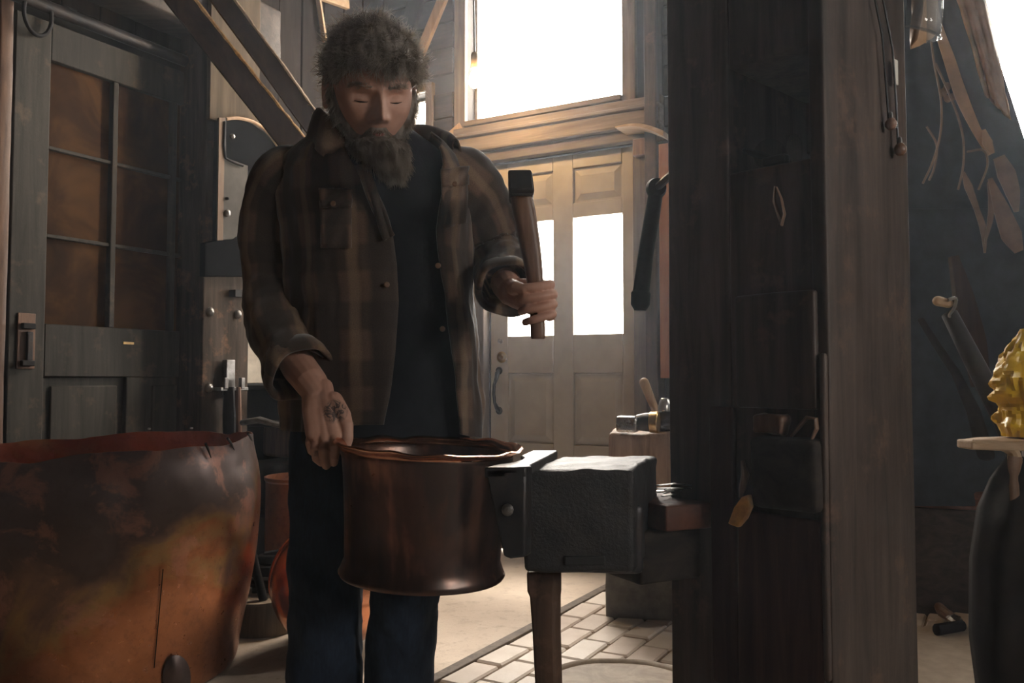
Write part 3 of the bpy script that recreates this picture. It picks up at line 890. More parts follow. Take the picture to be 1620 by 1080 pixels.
poly = [LW(px, py, U_ + .012) for px, py in prof]; back = [q + W(-.012, 0, 0) for q in poly]; n = len(poly)
m = MB(); m.add([tuple(q) for q in poly + back], [tuple(range(n)), tuple(reversed(range(n, 2 * n)))] + [(i, (i + 1) % n, n + (i + 1) % n, n + i) for i in range(n)])
build('plate', m, metal('dull_grey_plate', (.085, .078, .07), .75, .1, (.05, .045, .04), 9, .15, spec=.15), br, bevel=.002)
prof = [(341, 186), (350, 186), (350, 380), (341, 380)]
poly = [LW(px, py, U_ + .018) for px, py in prof]; back = [q + W(-.006, 0, 0) for q in poly]
m = MB(); m.add([tuple(q) for q in poly + back], [(0, 1, 2, 3), (7, 6, 5, 4)] + [(i, (i + 1) % 4, 4 + (i + 1) % 4, 4 + i) for i in range(4)])
build('wood_strip', m, wood('tan_strip', (.12, .075, .048), (.22, .145, .095), 'Z'), br)
for px, py, r in ((362, 216, .012), (356, 337, .016), (355, 314, .007)):
    m = MB(); m.lathe([(0, -.004), (r, -.004), (r, .006), (r * .6, .012), (0, .014)], LW(px, py, U_ + .02), 14, MX); build('bolt_head', m, MT['iron_worn'] if r > .01 else MT['black_iron'], br)
m = MB(); m.tube([LW(px, py, U_ + .02) for px, py in ((350, 192), (349, 230), (352, 250), (366, 257), (380, 262))], .006, 8); build('edge_bar', m, MT['black_iron'], br)
prof = [(371, 458), (394, 458), (394, 470), (371, 469)]
m = MB(); poly = [LW(px, py, -2.99) for px, py in prof]; back = [q + W(-.05, 0, 0) for q in poly]
m.add([tuple(q) for q in poly + back], [(0, 1, 2, 3), (7, 6, 5, 4)] + [(i, (i + 1) % 4, 4 + (i + 1) % 4, 4 + i) for i in range(4)])
tag(build('iron_staple', m, MT['black_iron'], None, loc=LW(383, 470)), 'short black iron peg driven into the worn post', 'peg')
# iron holder with tongs and hammer hanging low on the post
m = MB(); m.box(LW(362, 597, -3.01), (.03, .05, .16), ROOM); m.box(LW(366, 615, -2.985), (.05, .16, .016), ROOM)
for px in (357, 383): m.box(LW(px, 606, -2.965), (.02, .022, .05), ROOM)
tag(build('tool_holder', m, MT['iron_worn'], None, loc=LW(364, 616, -3.0), bevel=.003), 'iron tool hook screwed to the worn post', 'hook')
for k, (px, lab, mt, r) in enumerate(((363, 'dark flat bar hanging from the iron hook on the post', 'black_iron', .030), (377, 'brown wooden hammer handle hanging from the iron hook', 'handle', .017))):
    m = MB(); m.tube([LW(px, 612, -2.965), LW(px + 1, 660, -2.965), LW(px + 3, 740, -2.965)], [r * .8, r, r * .9], 10, flat=.55 if k == 0 else 1)
    tag(build('flat_bar' if k == 0 else 'hanging_hammer', m, MT[mt], None, loc=LW(px, 740, -2.965)), lab, 'bar' if k == 0 else 'handle')

# ---- anvil block on its beam
YB = 1.53
BF_L, BF_R = at(830, 742, YB), at(1000, 742, YB)
BA = math.radians(15)
BM = Matrix.Rotation(-BA * .3, 4, 'Z')
zt = BF_L.z; zb_ = at(830, 905, YB).z
stk = thing('anvil_stake', 'black iron anvil block with a bolted striking plate on a wooden leg', 'anvil', (at(862, 900, 1.64).x, 1.64, 0))
# block: front face kept square to the view, sides running back to the right
bw, bd, bh = .196, .26, zt - zb_
cx = (BF_L.x + BF_R.x) / 2
m = MB(); m.worn((0, 0, 0), (bw, bd, bh), None, .012, .0034, .007, 41, (26, 26, 26))
V = m.verts(); V[:, 0] += (V[:, 1] + bd / 2) * .33                     # sheared to the right going back
V = V + np.array([cx, YB + bd / 2, (zt + zb_) / 2]); m.v = [V]
# slot near the bottom of the front face
build('block', m, metal('charred_rough_iron', (.014, .014, .016), .55, .25, (.028, .023, .021), 30, .7), stk)
sl = (at(925, 886, YB))
m = MB(); m.box((sl.x, YB - .0015, sl.z), (.072, .006, .016)); build('slot', m, MT['cable'], stk, bevel=.002)
# striking plate: wedge-shaped front leaf and flat top
YP = 1.42
zt2 = at(800, 741, YP).z
prof = [(766, 741), (832, 738), (831, 881), (806, 884), (796, 880)]
poly = [at(px, py, YP) for px, py in prof]; back = [q + Vector((.012, .026, 0)) for q in poly]; n = len(poly)
m = MB(); m.add([tuple(q) for q in poly + back], [tuple(range(n)), tuple(reversed(range(n, 2 * n)))] + [(i, (i + 1) % n, n + (i + 1) % n, n + i) for i in range(n)])
pf = build('front_leaf', m, MT['iron'], stk, bevel=.004)
PCX, PCY, PRR = (677 - 810) / FPX * 1.60, 1.60, .168
top = [at(766, 741, YP), at(832, 738, YP)] + [Vector((at(882, 716, 1.76).x, 1.76, 0)), Vector((at(842, 716, 1.76).x, 1.76, 0))]
for a_ in (.25, .0, -.25, -.5, -.72):           # left edge keeps clear of the pot wall
    top.append(Vector((PCX + (PRR + .012) * math.cos(a_), PCY + (PRR + .012) * math.sin(a_), 0)))
for q in top: q.z = zt2
n = len(top)
m = MB(); m.add([tuple(q + Vector((0, 0, .002))) for q in top] + [tuple(q - Vector((0, 0, .016))) for q in top], [tuple(range(n)), tuple(reversed(range(n, 2 * n)))] + [(i, (i + 1) % n, n + (i + 1) % n, n + i) for i in range(n)])
build('top_leaf', m, MT['iron'], stk, bevel=.003)
m = MB(); m.lathe([(0, -.004), (.010, -.004), (.010, .004), (.006, .008), (0, .009)], at(803, 806, YP - .001), 12, Matrix.Rotation(PI / 2, 4, 'X')); build('bolt_head', m, MT['iron_worn'], stk)
# body behind the plate, down to the leg
pa, pb2 = at(806, 884, 1.53), at(1000, 908, 1.56)
m = MB(); m.worn(((pa.x + .03 + BF_R.x) / 2 + .02, 1.66, (at(806, 800, 1.55).z + at(806, 911, 1.55).z) / 2), (.20, .20, .125), None, .03, .003, .012, 43); build('under_block', m, MT['iron'], stk)
# wooden leg with a shouldered top
lx0, lx1 = at(834, 930, 1.60).x, at(889, 930, 1.60).x
zl = at(860, 905, 1.60).z
m = MB(); R = []
for z, x0_, x1_ in ((zl, 833, 889), (at(860, 936, 1.6).z, 834, 889), (at(860, 945, 1.6).z, 838, 888), (at(860, 1000, 1.6).z, 842, 888), (at(860, 1078, 1.6).z, 846, 890), (.003, 852, 892)):
    a_, b_ = at(x0_, 900, 1.60).x, at(x1_, 900, 1.60).x
    R.append([(a_, 1.60, z), (b_ - .014, 1.598, z), (b_, 1.612, z), (b_ - .004, 1.675, z), (a_ + .006, 1.67, z)])
m.rings(R); build('leg', m, MT['handle'] if False else wood('brown_leg_timber', (.035, .02, .013), (.12, .07, .045), 'Z', 1, .55, .5, worn=(.16, .09, .06)), stk, bevel=.004)
# beam running from the block into the post, with a loose plank and offcuts on it
be = P3(PA - .02, .10, 0)
b0 = Vector((cx + .09, 1.70, 0)); b1 = Vector((be.x, be.y, 0)); mid = (b0 + b1) / 2
L_ = (b1 - b0).length; BMx = Matrix.Rotation(math.atan2(b1.y - b0.y, b1.x - b0.x), 4, 'Z')
zbt = at(1020, 832, 1.70).z; zbb = at(1020, 915, 1.70).z
m = MB(); m.worn((mid.x, mid.y, (zbt + zbb) / 2), (L_, .15, zbt - zbb), BMx, .04, .003, .008, 45); build('beam', m, MT['ceil'], stk)
m = MB(); zz = at(1020, 797, 1.66).z; m.worn((mid.x + .02, mid.y - .01, (zz + zbt) / 2), (L_ - .05, .17, zz - zbt), BMx, .03, .0025, .006, 47); build('cap_plank', m, MT['red_wood'], stk)
grp = 'metal offcuts on the anvil beam'
for k in range(7):
    px, py = random.uniform(1010, 1050), 0
    c = Vector((mid.x + random.uniform(-.0, .055), mid.y + random.uniform(-.06, .03), zz + .004 + .004 * k))
    m = MB(); Lc = random.uniform(.05, .09); ang = random.uniform(-.5, .6)
    d = Vector((math.cos(ang), math.sin(ang), random.uniform(-.02, .06)))
    pts = [c - d * Lc / 2, c + Vector((0, 0, random.uniform(.001, .006))), c + d * Lc / 2]
    m.tube(pts, [.006, .0075, .005], 6, flat=.22, side=(d.y, -d.x, 0))
    tag(build('metal_offcut', m, MT['steel'] if k % 2 else MT['iron_worn'], None, loc=c), 'thin metal offcut lying in the heap on the anvil beam', 'offcut', grp)

# ---- copper pot being worked
pot_c = at(677, 706, 1.60)
pot = thing('copper_pot', 'straight copper pot with rolled rim held against the anvil plate', 'pot', (pot_c.x, 1.60, at(677, 915, 1.60).z))
TM = Matrix.Rotation(math.radians(2.6), 4, 'Y') @ Matrix.Rotation(math.radians(1.0), 4, 'X')
zb0 = -.236
outer = [(.1445, zb0 + .004), (.1515, zb0), (.1545, zb0 + .005), (.1505, zb0 + .013), (.1445, zb0 + .030), (.1475, -.14), (.1535, -.06), (.1580, -.022), (.1605, -.017), (.1600, -.010)]
inner = [(.1570, -.012), (.1575, -.019), (.1545, -.026), (.1505, -.06), (.1445, -.14), (.1415, zb0 + .03), (.142, zb0 + .008)]
lipp = [(.1598, -.0115), (.1605, -.005), (.166, .002), (.1735, .0055), (.1770, .0030), (.1745, .0005), (.166, -.0025), (.1600, -.007), (.1572, -.0105)]
M_ = 140
A = np.linspace(0, 2 * PI, M_, endpoint=False)
def potrings(prof):
    R = []
    for r, z in prof:
        wob = .005 * np.sin(3 * A + 1) + .003 * np.sin(7 * A)
        lip = np.clip((z + .012) / .018, 0, 1)
        dz = lip * (.0012 * np.sin(9 * A) + .0012 * np.sin(14 * A + 2) + .003 * np.sin(2 * A + .5) + .0012 * vnoise(np.stack([A * 6, A * 0, A * 0], 1), 4))
        rr = r * (1 + wob * (.4 + .8 * lip))
        R.append(np.stack([rr * np.cos(A), rr * np.sin(A), np.full(M_, z) + dz], 1))
    return np.array(R) @ np.array(TM.to_3x3()).T + np.array(pot_c)
t = NT('pot_copper')
v_ = t.coord('Object'); big = t.noise(4.5, 4, .6, v_, .8); fine = t.noise(50, 5, .7, v_); st = t.noise(3, 3, .6, t.coord('Object', (6, 6, .8)))
c = t.ramp(t.mix(.5, big, st), [(.34, (.42, .19, .125)), (.44, (.165, .092, .07)), (.56, (.09, .066, .058))])
c = t.mix(t.math('MULTIPLY', t.ramp(fine, [(.5, 0.0), (.75, 1.0)]), .25), c, (.09, .055, .045))
t.set(color=c, metal=.92, rough=t.math('ADD', t.math('MULTIPLY', fine, .18), .22)); t.bump(t.mix(.4, big, fine), .08, .004)
MT['pot'] = t.m
t = NT('bright_copper'); fine = t.noise(40, 4, .6); c = t.ramp(fine, [(.3, (.80, .40, .25)), (.75, (.52, .22, .13))])
t.set(color=c, metal=1.0, rough=.2); t.bump(fine, .06, .003); MT['bright_copper'] = t.m
m = MB(); m.grid(potrings(outer + inner), False, True, flip=True)
build('pot_wall', m, MT['pot'], pot, auto=60, recalc=False)
m = MB(); m.grid(potrings(lipp + lipp[:1]), False, True, flip=True)
build('rolled_rim', m, MT['bright_copper'], pot, auto=60, recalc=False)
m = MB(); m.lathe([(0.0, zb0 + .016), (.08, zb0 + .014), (.139, zb0 + .010), (.1425, zb0 + .004), (.08, zb0 + .010), (0, zb0 + .012)], (0, 0, 0), 64)
V = m.verts() @ np.array(TM.to_3x3()).T + np.array(pot_c); m.v = [V]
build('pot_floor', m, MT['pot'], pot, auto=60)

# ---- the big battered vat
VC = Vector((-1.40, 2.84, 0))
vat = thing('copper_vat', 'huge battered copper vat with torn rim and heat-stained sides', 'vat', VC)
M_ = 200
A = np.linspace(0, 2 * PI, M_, endpoint=False)
prof = [(.455, .000), (.466, .012), (.474, .04), (.486, .12), (.502, .22), (.517, .32), (.528, .42), (.536, .50), (.539, .56), (.535, .62), (.526, .67), (.519, .705), (.516, .735)]
P = []
ext = bez([(a, b) for a, b in prof], 60)
toCam = math.atan2(-VC.y, -VC.x)
for r, z in ext:
    X, Y = np.cos(A), np.sin(A)
    Q = np.stack([X * 2.2, Y * 2.2, np.full(M_, z * 3.0)], 1)
    dent = fbm(Q + 5, 3, 3) * .016 + fbm(Q * 3.1, 9, 2) * .0045
    rr = r * (1 + .012 * np.sin(2 * A + .8)) + dent * (.35 + .65 * z / .735)
    top = np.clip((z - .45) / .285, 0, 1)
    dz = top * (.022 * np.cos(A - .35) + .006 * np.sin(5 * A) + .004 * np.sin(11 * A + 1) + .0035 * vnoise(np.stack([A * 9, A * 0, A * 0], 1), 5))
    P.append(np.stack([rr * X, rr * Y, z + dz], 1))
P = np.array(P)
inn = P[::-1].copy(); nr = np.linalg.norm(inn[..., :2], axis=2, keepdims=True); inn[..., :2] *= (nr - .004) / nr
m = MB(); m.grid(P + np.array(VC), False, True, flip=True)
MT['vat'] = copper('vat_copper', .56, .05, .80, 5, .30, (.52, .23, .12), lean=-.34)
build('vat_wall', m, MT['vat'], vat, auto=70, recalc=False)
m = MB(); m.grid(np.concatenate([P[-1:], inn[:-1]], 0) + np.array(VC), False, True, flip=True)
build('vat_lining', m, copper('lining_copper', .05, -.5, 1.5, 6, .38, (.50, .23, .15)), vat, auto=70, recalc=False)
m = MB(); m.lathe([(0, .004), (.457, .004), (.457, .010), (0, .010)], VC, 96); build('vat_floor', m, MT['vat'], vat)
# riveted oval patch and a lap seam on the side, rips in the rim
def vat_pt(px, py, out=.002):
    """where the ray of a pixel meets the vat wall"""
    o = Vector((0, 0, CAM_H)); d = (at(px, py, 1.0) - o)
    for tt in np.linspace(1.8, 3.4, 900):
        q = o + d * tt; rr = math.hypot(q.x - VC.x, q.y - VC.y)
        k = np.interp(q.z, [p[1] for p in prof], [p[0] for p in prof])
        if rr < k + out: return q
    return o + d * 2.5
pc_ = [vat_pt(px, py, .006) for px, py in [(280 + 22 * math.cos(a), 1072 + 36 * math.sin(a)) for a in np.linspace(0, 2 * PI, 24, endpoint=False)]]
m = MB(); cen = sum(pc_, Vector()) / 24
m.add([tuple(q) for q in pc_] + [tuple(cen + Vector((.004, -.01, 0)))], [(i, (i + 1) % 24, 24) for i in range(24)])
o = build('patch', m, copper('patch_copper', .75, -.4, .5, 7, .35), vat); sd = o.modifiers.new('t', 'SOLIDIFY'); sd.thickness = .003
m = MB(); m.tube([vat_pt(258 - .09 * (y - 900), y, .001) for y in range(900, 1060, 12)], .0016, 6); build('crease', m, MT['belt'], vat)
for x, y0, dy, dx in ((325, 698, 26, 9), (360, 690, 22, 11), (392, 682, 22, 9)):
    m = MB(); m.tube([vat_pt(x, y0 + 3, .004), vat_pt(x + dx * .5, y0 + dy * .5, .004), vat_pt(x + dx, y0 + dy, .003)], [.0045, .004, .0015], 6); build('rim_crack', m, MT['cable'], vat)
for px, py in ((236, 678), (303, 677)):
    m = MB(); q = at(px, py, 3.36); m.lathe([(0, -.004), (.006, -.003), (.006, .003), (0, .004)], q, 8); build('rim_burr', m, MT['steel'], vat)
# ================================================================== the man
YM = 1.90
man = thing('person', 'bearded man in an open plaid overshirt, looking down and holding a hammer', 'person', (-.31, 1.90, 0))

# ---- cloth and skin materials
def plaid():
    t = NT('brown_plaid_flannel')
    u, v, _ = t.sep(t.coord('UV'))
    def band(x, period, phase, lo, hi):
        s_ = t.math('SINE', t.math('MULTIPLY', t.math('ADD', x, phase), 2 * PI / period))
        return t.ramp(t.math('ADD', t.math('MULTIPLY', s_, .5), .5), [(lo, 0.0), (hi, 1.0)])
    wob = t.math('MULTIPLY', t.math('SUBTRACT', t.noise(9, 3, .5, t.coord('UV')), .5), .02)
    u2 = t.math('ADD', u, wob); v2 = t.math('ADD', v, wob)
    a = band(u2, .105, .0, .40, .66); b = band(v2, .120, .03, .40, .66)
    c = t.mix(t.math('MULTIPLY', a, .8), (.118, .074, .052), (.029, .024, .021))
    c = t.mix(t.math('MULTIPLY', b, .72), c, (.036, .027, .023))
    c = t.mix(t.math('MULTIPLY', t.math('MULTIPLY', band(u2, .105, .05, .86, .97), .45), 1.0), c, (.25, .165, .10))
    wv = t.noise(420, 2, .5, t.coord('UV'))
    c = t.mix(.35, c, t.mix(1.0, c, t.ramp(wv, [(.3, .5), (.7, 1.5)]), 'MULTIPLY'))
    t.set(color=c, rough=.85, spec=.2, sheen=.25); t.bump(t.mix(.5, wv, t.noise(30, 4, .6, t.coord('UV'))), .25, .002)
    return t.m
MT['plaid'] = plaid()
MT['tee'] = plain('navy_black_cotton', (.007, .008, .012), .85, .3, 30, bump=.15)
t = NT('dark_denim')
n = t.noise(5, 4, .6); f = t.noise(180, 2, .5, t.coord('Object', (1, 1, .25)))
c = t.ramp(n, [(.3, (.010, .016, .030)), (.62, (.022, .036, .065)), (.8, (.05, .08, .13))])
c = t.mix(.3, c, t.mix(1.0, c, t.ramp(f, [(.3, .5), (.7, 1.6)]), 'MULTIPLY'))
t.set(color=c, rough=.8, spec=.25); t.bump(f, .2, .002); MT['denim'] = t.m
TAT = at(529, 646, 1.635) - Vector(man.location)
t = NT('skin')
n = t.noise(14, 4, .55); f = t.noise(120, 3, .6)
c = t.ramp(n, [(.3, (.42, .215, .155)), (.7, (.58, .335, .25))])
q = t.n.new('ShaderNodeVectorMath'); q.operation = 'DISTANCE'; t.l.new(t.coord('Object'), q.inputs[0]); q.inputs[1].default_value = TAT
near = t.ramp(t.math('MULTIPLY', q.outputs['Value'], 20.0), [(.42, 1.0), (.60, 0.0)])
ink = t.ramp(t.math('ABSOLUTE', t.math('SUBTRACT', t.noise(62, 2, .5, t.coord('Object', loc=(.013, .02, .004)), .9), .5)), [(.03, 1.0), (.075, 0.15), (.2, .05)])
c = t.mix(t.math('MULTIPLY', t.math('MULTIPLY', ink, near), .88), c, (.03, .03, .032))
c = t.mix(t.math('MULTIPLY', near, .25), c, (.12, .09, .08))
t.set(color=c, rough=.5, spec=.4); t.b.inputs['Subsurface Weight'].default_value = 0.0
t.bump(t.mix(.5, n, f), .12, .002); MT['skin'] = t.m
def hairmat(name, a, b, grey, gz):
    t = NT(name)
    n = t.noise(45, 3, .6); z = t.sep(t.coord('Object'))[2]
    c = t.ramp(n, [(.3, a), (.7, b)])
    g = t.noise(70, 2, .5, t.coord('Object', (1, 1, .3)))
    c = t.mix(t.ramp(g, [(.42, 0.0), (.60, .85)]), c, grey)
    t.set(color=c, rough=.42, spec=.5)
    tl_ = t.n.new('ShaderNodeBsdfTranslucent'); t.l.new(t.mix(.6, c, (.85, .74, .60)), tl_.inputs['Color'])   # backlit hair glows
    mx = t.n.new('ShaderNodeMixShader'); mx.inputs[0].default_value = .5
    t.l.new(t.b.outputs[0], mx.inputs[1]); t.l.new(tl_.outputs[0], mx.inputs[2]); t.l.new(mx.outputs[0], t.out.inputs['Surface'])
    return t.m
MT['hair'] = hairmat('greying_brown_hair', (.05, .038, .03), (.16, .12, .095), (.50, .45, .39), 0)
MT['beard'] = hairmat('greying_beard', (.05, .036, .028), (.14, .10, .076), (.36, .31, .26), 0)

# ---- head
HC0 = at(589, 146, 1.745)
HR = (Matrix.Rotation(math.radians(20), 4, 'Z') @ Matrix.Rotation(math.radians(28), 4, 'X') @ Matrix.Rotation(math.radians(-4), 4, 'Y')).to_3x3()
HRn = np.array(HR); HCn = np.array(HC0)
HS = 1.03
def hw(P): return (np.asarray(P) * HS) @ HRn.T + HCn
def G(P, c, s):
    d = (P - np.array(c)) / np.array(s)
    return np.exp(-(d * d).sum(1))
def head_sphere(nu=150, nv=130):
    th = np.linspace(0.02, PI - .02, nv); ph = np.linspace(0, 2 * PI, nu, endpoint=False)
    T_, F_ = np.meshgrid(th, ph, indexing='ij')
    D = np.stack([np.sin(T_) * np.sin(F_), -np.sin(T_) * np.cos(F_), np.cos(T_)], 2)    # ph = 0 is the face
    return D.reshape(-1, 3), (nv, nu)
def sculpt(D):
    P = D * np.array([.079, .096, .116])
    x, y, z = P[:, 0].copy(), P[:, 1].copy(), P[:, 2].copy()
    front = np.clip(-y / .096, 0, 1)
    # cranium fuller behind, jaw narrower below, face flatter
    P[:, 1] += sstep(-.02, .1, z) * np.clip(y / .096, 0, 1) * .014
    P[:, 0] *= 1 - .20 * sstep(-.03, -.115, z) * (.4 + .6 * front)
    P[:, 1] += front * front * .006
    P[:, 1] -= sstep(-.06, -.115, z) * front * .014
    P[:, 2] -= sstep(-.05, -.11, z) * front * .006
    Pn = P.copy()
    def push(c, s, amt): Pn[:, 1] -= G(P, c, s) * amt * (y < 0.02)
    for sx in (-1, 1):
        push((sx * .032, -.088, .024), (.022, .03, .008), .0085)       # brow
        push((sx * .034, -.082, .004), (.018, .03, .0125), -.0165)     # socket
        push((sx * .034, -.080, .0005), (.0120, .03, .0085), .0120)    # lidded eyeball
        push((sx * .034, -.080, -.0045), (.013, .03, .0022), -.0035)   # lash line
        push((sx * .034, -.080, .0100), (.015, .03, .0022), -.0038)     # lid crease
        push((sx * .050, -.062, -.022), (.02, .03, .018), .0065)       # cheekbone
        push((sx * .0165, -.095, -.034), (.0070, .03, .0080), .0150)   # nostril wing
        push((sx * .024, -.09, -.030), (.005, .03, .012), -.003)
        push((sx * .066, -.03, .02), (.012, .03, .03), -.002)
    for k in np.linspace(0, 1, 9):                                      # bridge to tip
        push((0, -.095, .016 - .046 * k), (.0075 + .0045 * k, .05, .0085), (.0072 + .0098 * k))
    push((0, -.10, -.033), (.0120, .05, .0105), .0105)
    push((0, -.095, -.050), (.028, .04, .012), .006)                   # upper lip mound
    push((0, -.095, -.0585), (.019, .04, .003), -.004)
    push((0, -.095, -.065), (.017, .04, .0055), .005)
    push((0, -.09, -.098), (.022, .04, .016), .009)                    # chin
    push((0, -.09, .05), (.05, .05, .03), .003)
    return Pn
HD, hshape = head_sphere()
HP = sculpt(HD)

parts = MB()     # closed shells that are melted into one body
def shell_grid(P, shape):
    nv, nu = shape; G_ = P.reshape(nv, nu, 3); base = parts.n
    parts.grid(G_, False, True)
    parts.f.append(tuple(base + j for j in range(nu))); parts.f.append(tuple(base + (nv - 1) * nu + j for j in reversed(range(nu))))
shell_grid(hw(HP), hshape)
# ears
for sx in (-1, 1):
    c = np.array([sx * .0765, .012, -.004])
    th = np.linspace(0.05, PI - .05, 14); ph = np.linspace(0, 2 * PI, 20, endpoint=False)
    E = np.array([[[sx * .009 * math.sin(a) * math.cos(b) + sx * .006 + sx * .010 * math.sin(a) * max(0, math.sin(b)), .0185 * math.sin(a) * math.sin(b) * (1.0 + .25 * math.cos(a)), .033 * math.cos(a)] for b in ph] for a in th]) + c
    base = parts.n; parts.grid(hw(E.reshape(-1, 3)).reshape(E.shape), False, True)
    parts.f.append(tuple(base + j for j in range(20))); parts.f.append(tuple(base + 13 * 20 + j for j in reversed(range(20))))
    helix = [c + np.array([sx * (.013 + .004 * math.sin(a)), .019 * math.sin(a), .033 * math.cos(a)]) for a in np.linspace(-.4, 2.9, 14)]
    parts.tube(hw(helix), .0042, 8, round_ends=True)
def cap(pts, radii, m=14, **k): parts.tube(pts, radii, m, True, round_ends=True, **k)
V3 = Vector
# neck, trunk, legs (inside the clothes)
cap([tuple(hw([(0, .02, -.05)])[0]), tuple(hw([(0, .03, -.10)])[0]), (-.302, 1.845, 1.43), (-.306, 1.87, 1.36)], [.062, .06, .066, .085], 20)
cap([(-.306, 1.87, 1.36), (-.30, 1.90, 1.15), (-.30, 1.92, .95)], [(.13, .085), (.13, .10), (.13, .09)], 20, side=(1, 0, 0))
SHR, SHL = V3((-.495, 1.885, 1.395)), V3((-.118, 1.885, 1.395))
cap([SHR, (-.306, 1.875, 1.40), SHL], [.05, .06, .05], 14)
ELR, WRR = at(433, 465, 1.90), at(502, 612, 1.700)
ELL, WRL = at(782, 392, 1.95), at(808, 462, 1.735)
cap([SHR, at(436, 330, 1.90), ELR], [.045, .04, .036]); cap([SHL, at(758, 325, 1.92), ELL], [.045, .04, .034])
cap([ELR, at(447, 532, 1.828), at(474, 582, 1.760), at(492, 605, 1.715), WRR + V3((.004, -.004, -.014))], [.036, .038, .036, .033, .029], 16)
cap([ELL, at(792, 420, 1.92), at(801, 450, 1.82), WRL], [.034, .036, .033, .028], 16)
for hx, kx, ax in ((-.395, -.405, -.41), (-.225, -.232, -.245)):
    cap([(hx, 1.925, .92), (kx, 1.875, .50), (ax, 1.94, .09)], [.075, .055, .045])
# right hand on the pot rim (back of the hand to the camera)
IDX, MID, RNG_, LIT = at(529, 689, 1.635), at(516, 697, 1.632), at(503, 695, 1.643), at(493, 686, 1.660)
for k, (kn, r) in enumerate(((IDX, .0145), (MID, .015), (RNG_, .0145), (LIT, .013))):
    w0 = WRR + V3((.016 - .011 * k, -.006 + .005 * k, 0))
    cap([w0, w0.lerp(kn, .5) + V3((0, -.004, 0)), kn], [.017, .0165, r * .95], 12)
cap([WRR + V3((.002, .004, -.006)), WRR.lerp((IDX + RNG_) / 2, .5) + V3((.0, -.001, 0)), (IDX + RNG_) / 2 + V3((-.002, .004, .006))], [(.027, .021), (.036, .0185), (.035, .0150)], 18, side=(1, .35, 0))
cap([WRR + V3((0, .004, 0)), WRR.lerp(MID, .5) + V3((0, .010, 0)), MID + V3((0, .014, .012))], [.024, .026, .018], 14)
def finger(pts, r0, r1): 
    n = len(pts); cap([tuple(p) for p in pts], [r0 + (r1 - r0) * k / (n - 1) for k in range(n)], 12)
finger([IDX, at(531, 707, 1.607), at(529, 722, 1.612), at(528, 731, 1.622)], .0108, .0085)
finger([MID, at(512, 714, 1.604), at(513, 728, 1.610), at(516, 736, 1.620)], .0112, .0086)
finger([RNG_, at(499, 711, 1.617), at(501, 725, 1.632), at(508, 731, 1.648)], .0108, .0084)
finger([LIT, at(490, 701, 1.640), at(493, 713, 1.655), at(500, 718, 1.668)], .0098, .0078)
finger([at(528, 634, 1.675), at(543, 657, 1.655), at(549, 676, 1.645)], .019, .0128)
finger([at(549, 672, 1.645), at(550, 693, 1.640), at(545, 712, 1.640)], .0126, .0100)
# left fist closed on the hammer shaft
YS = 1.63
def shaft(py): return at(851 - (535 - py) * .105, py, YS)
LMC = []
for k in range(4):
    s_ = shaft(454 + 15.5 * k); r = (.0096, .0098, .0094, .0086)[k]; sl = -.003 - .001 * k
    mcp = s_ + V3((.034 - .003 * abs(k - 1), .024, .004)); LMC.append(mcp)
    ln = (.000, -.003, -.001, .004)[k]
    finger(bez([tuple(q) for q in (mcp, s_ + V3((.0375 - .003 * abs(k - 1.2), -.008, .004)), s_ + V3((.026, -.026, .001)), s_ + V3((.004, -.0315, sl)), s_ + V3((-.015 + ln, -.0275, sl * 1.6)), s_ + V3((-.024 + ln, -.014, sl * 2)))], 14), r * 1.06, r * .86)
    w0 = WRL + V3((.006, 0, .012 - .009 * k))
    cap([w0, w0.lerp(mcp, .55) + V3((.004, .004, 0)), mcp], [.017, .0165, .0125], 12)
cap([WRL, shaft(474) + V3((-.008, .036, 0)), shaft(478) + V3((.006, .030, 0))], [.026, .024, .018], 14)
finger([WRL + V3((.002, -.008, .012)), shaft(458) + V3((-.036, .014, .004)), shaft(457) + V3((-.031, -.012, .002)), shaft(463) + V3((-.017, -.026, .004))], .0165, .0102)

bo = build('body', parts, MT['skin'], man, recalc=False, auto=0)
rm = bo.modifiers.new('melt', 'REMESH'); rm.mode = 'VOXEL'; rm.voxel_size = .0021; rm.use_smooth_shade = True
sm = bo.modifiers.new('soft', 'SMOOTH'); sm.factor = .5; sm.iterations = 2
evaluated(bo)
bo.data.materials.clear(); bo.data.materials.append(MT['skin'])
bo['label'] = 'face, forearm and hands, a dark tattoo on the back of one hand'
print('body verts', len(bo.data.vertices))

# nails
def nail(p, n, up, w_, h_):
    n = V3(n).normalized(); up = V3(up); up = (up - n * up.dot(n)).normalized(); x = up.cross(n)
    m = MB(); R = [[tuple(V3(p) + x * (w_ * (j / 4 - .5)) + up * (h_ * (i / 4 - .5)) - n * (.0016 * (2 * abs(j / 4 - .5)) ** 2)) for j in range(5)] for i in range(5)]
    m.grid(R); o = build('fingernail', m, MT['nail'], bo, auto=0); sd = o.modifiers.new('t', 'SOLIDIFY'); sd.thickness = .0012; sd.offset = 0
MT['nail'] = plain('nail', (.50, .30, .24), .35, .1, 30, bump=0, spec=.5)
nail(at(512, 722, 1.602), (-.25, -1, .1), (.1, 0, 1), .010, .013)
nail(at(499, 718, 1.611), (-.4, -1, .1), (0, 0, 1), .009, .011)

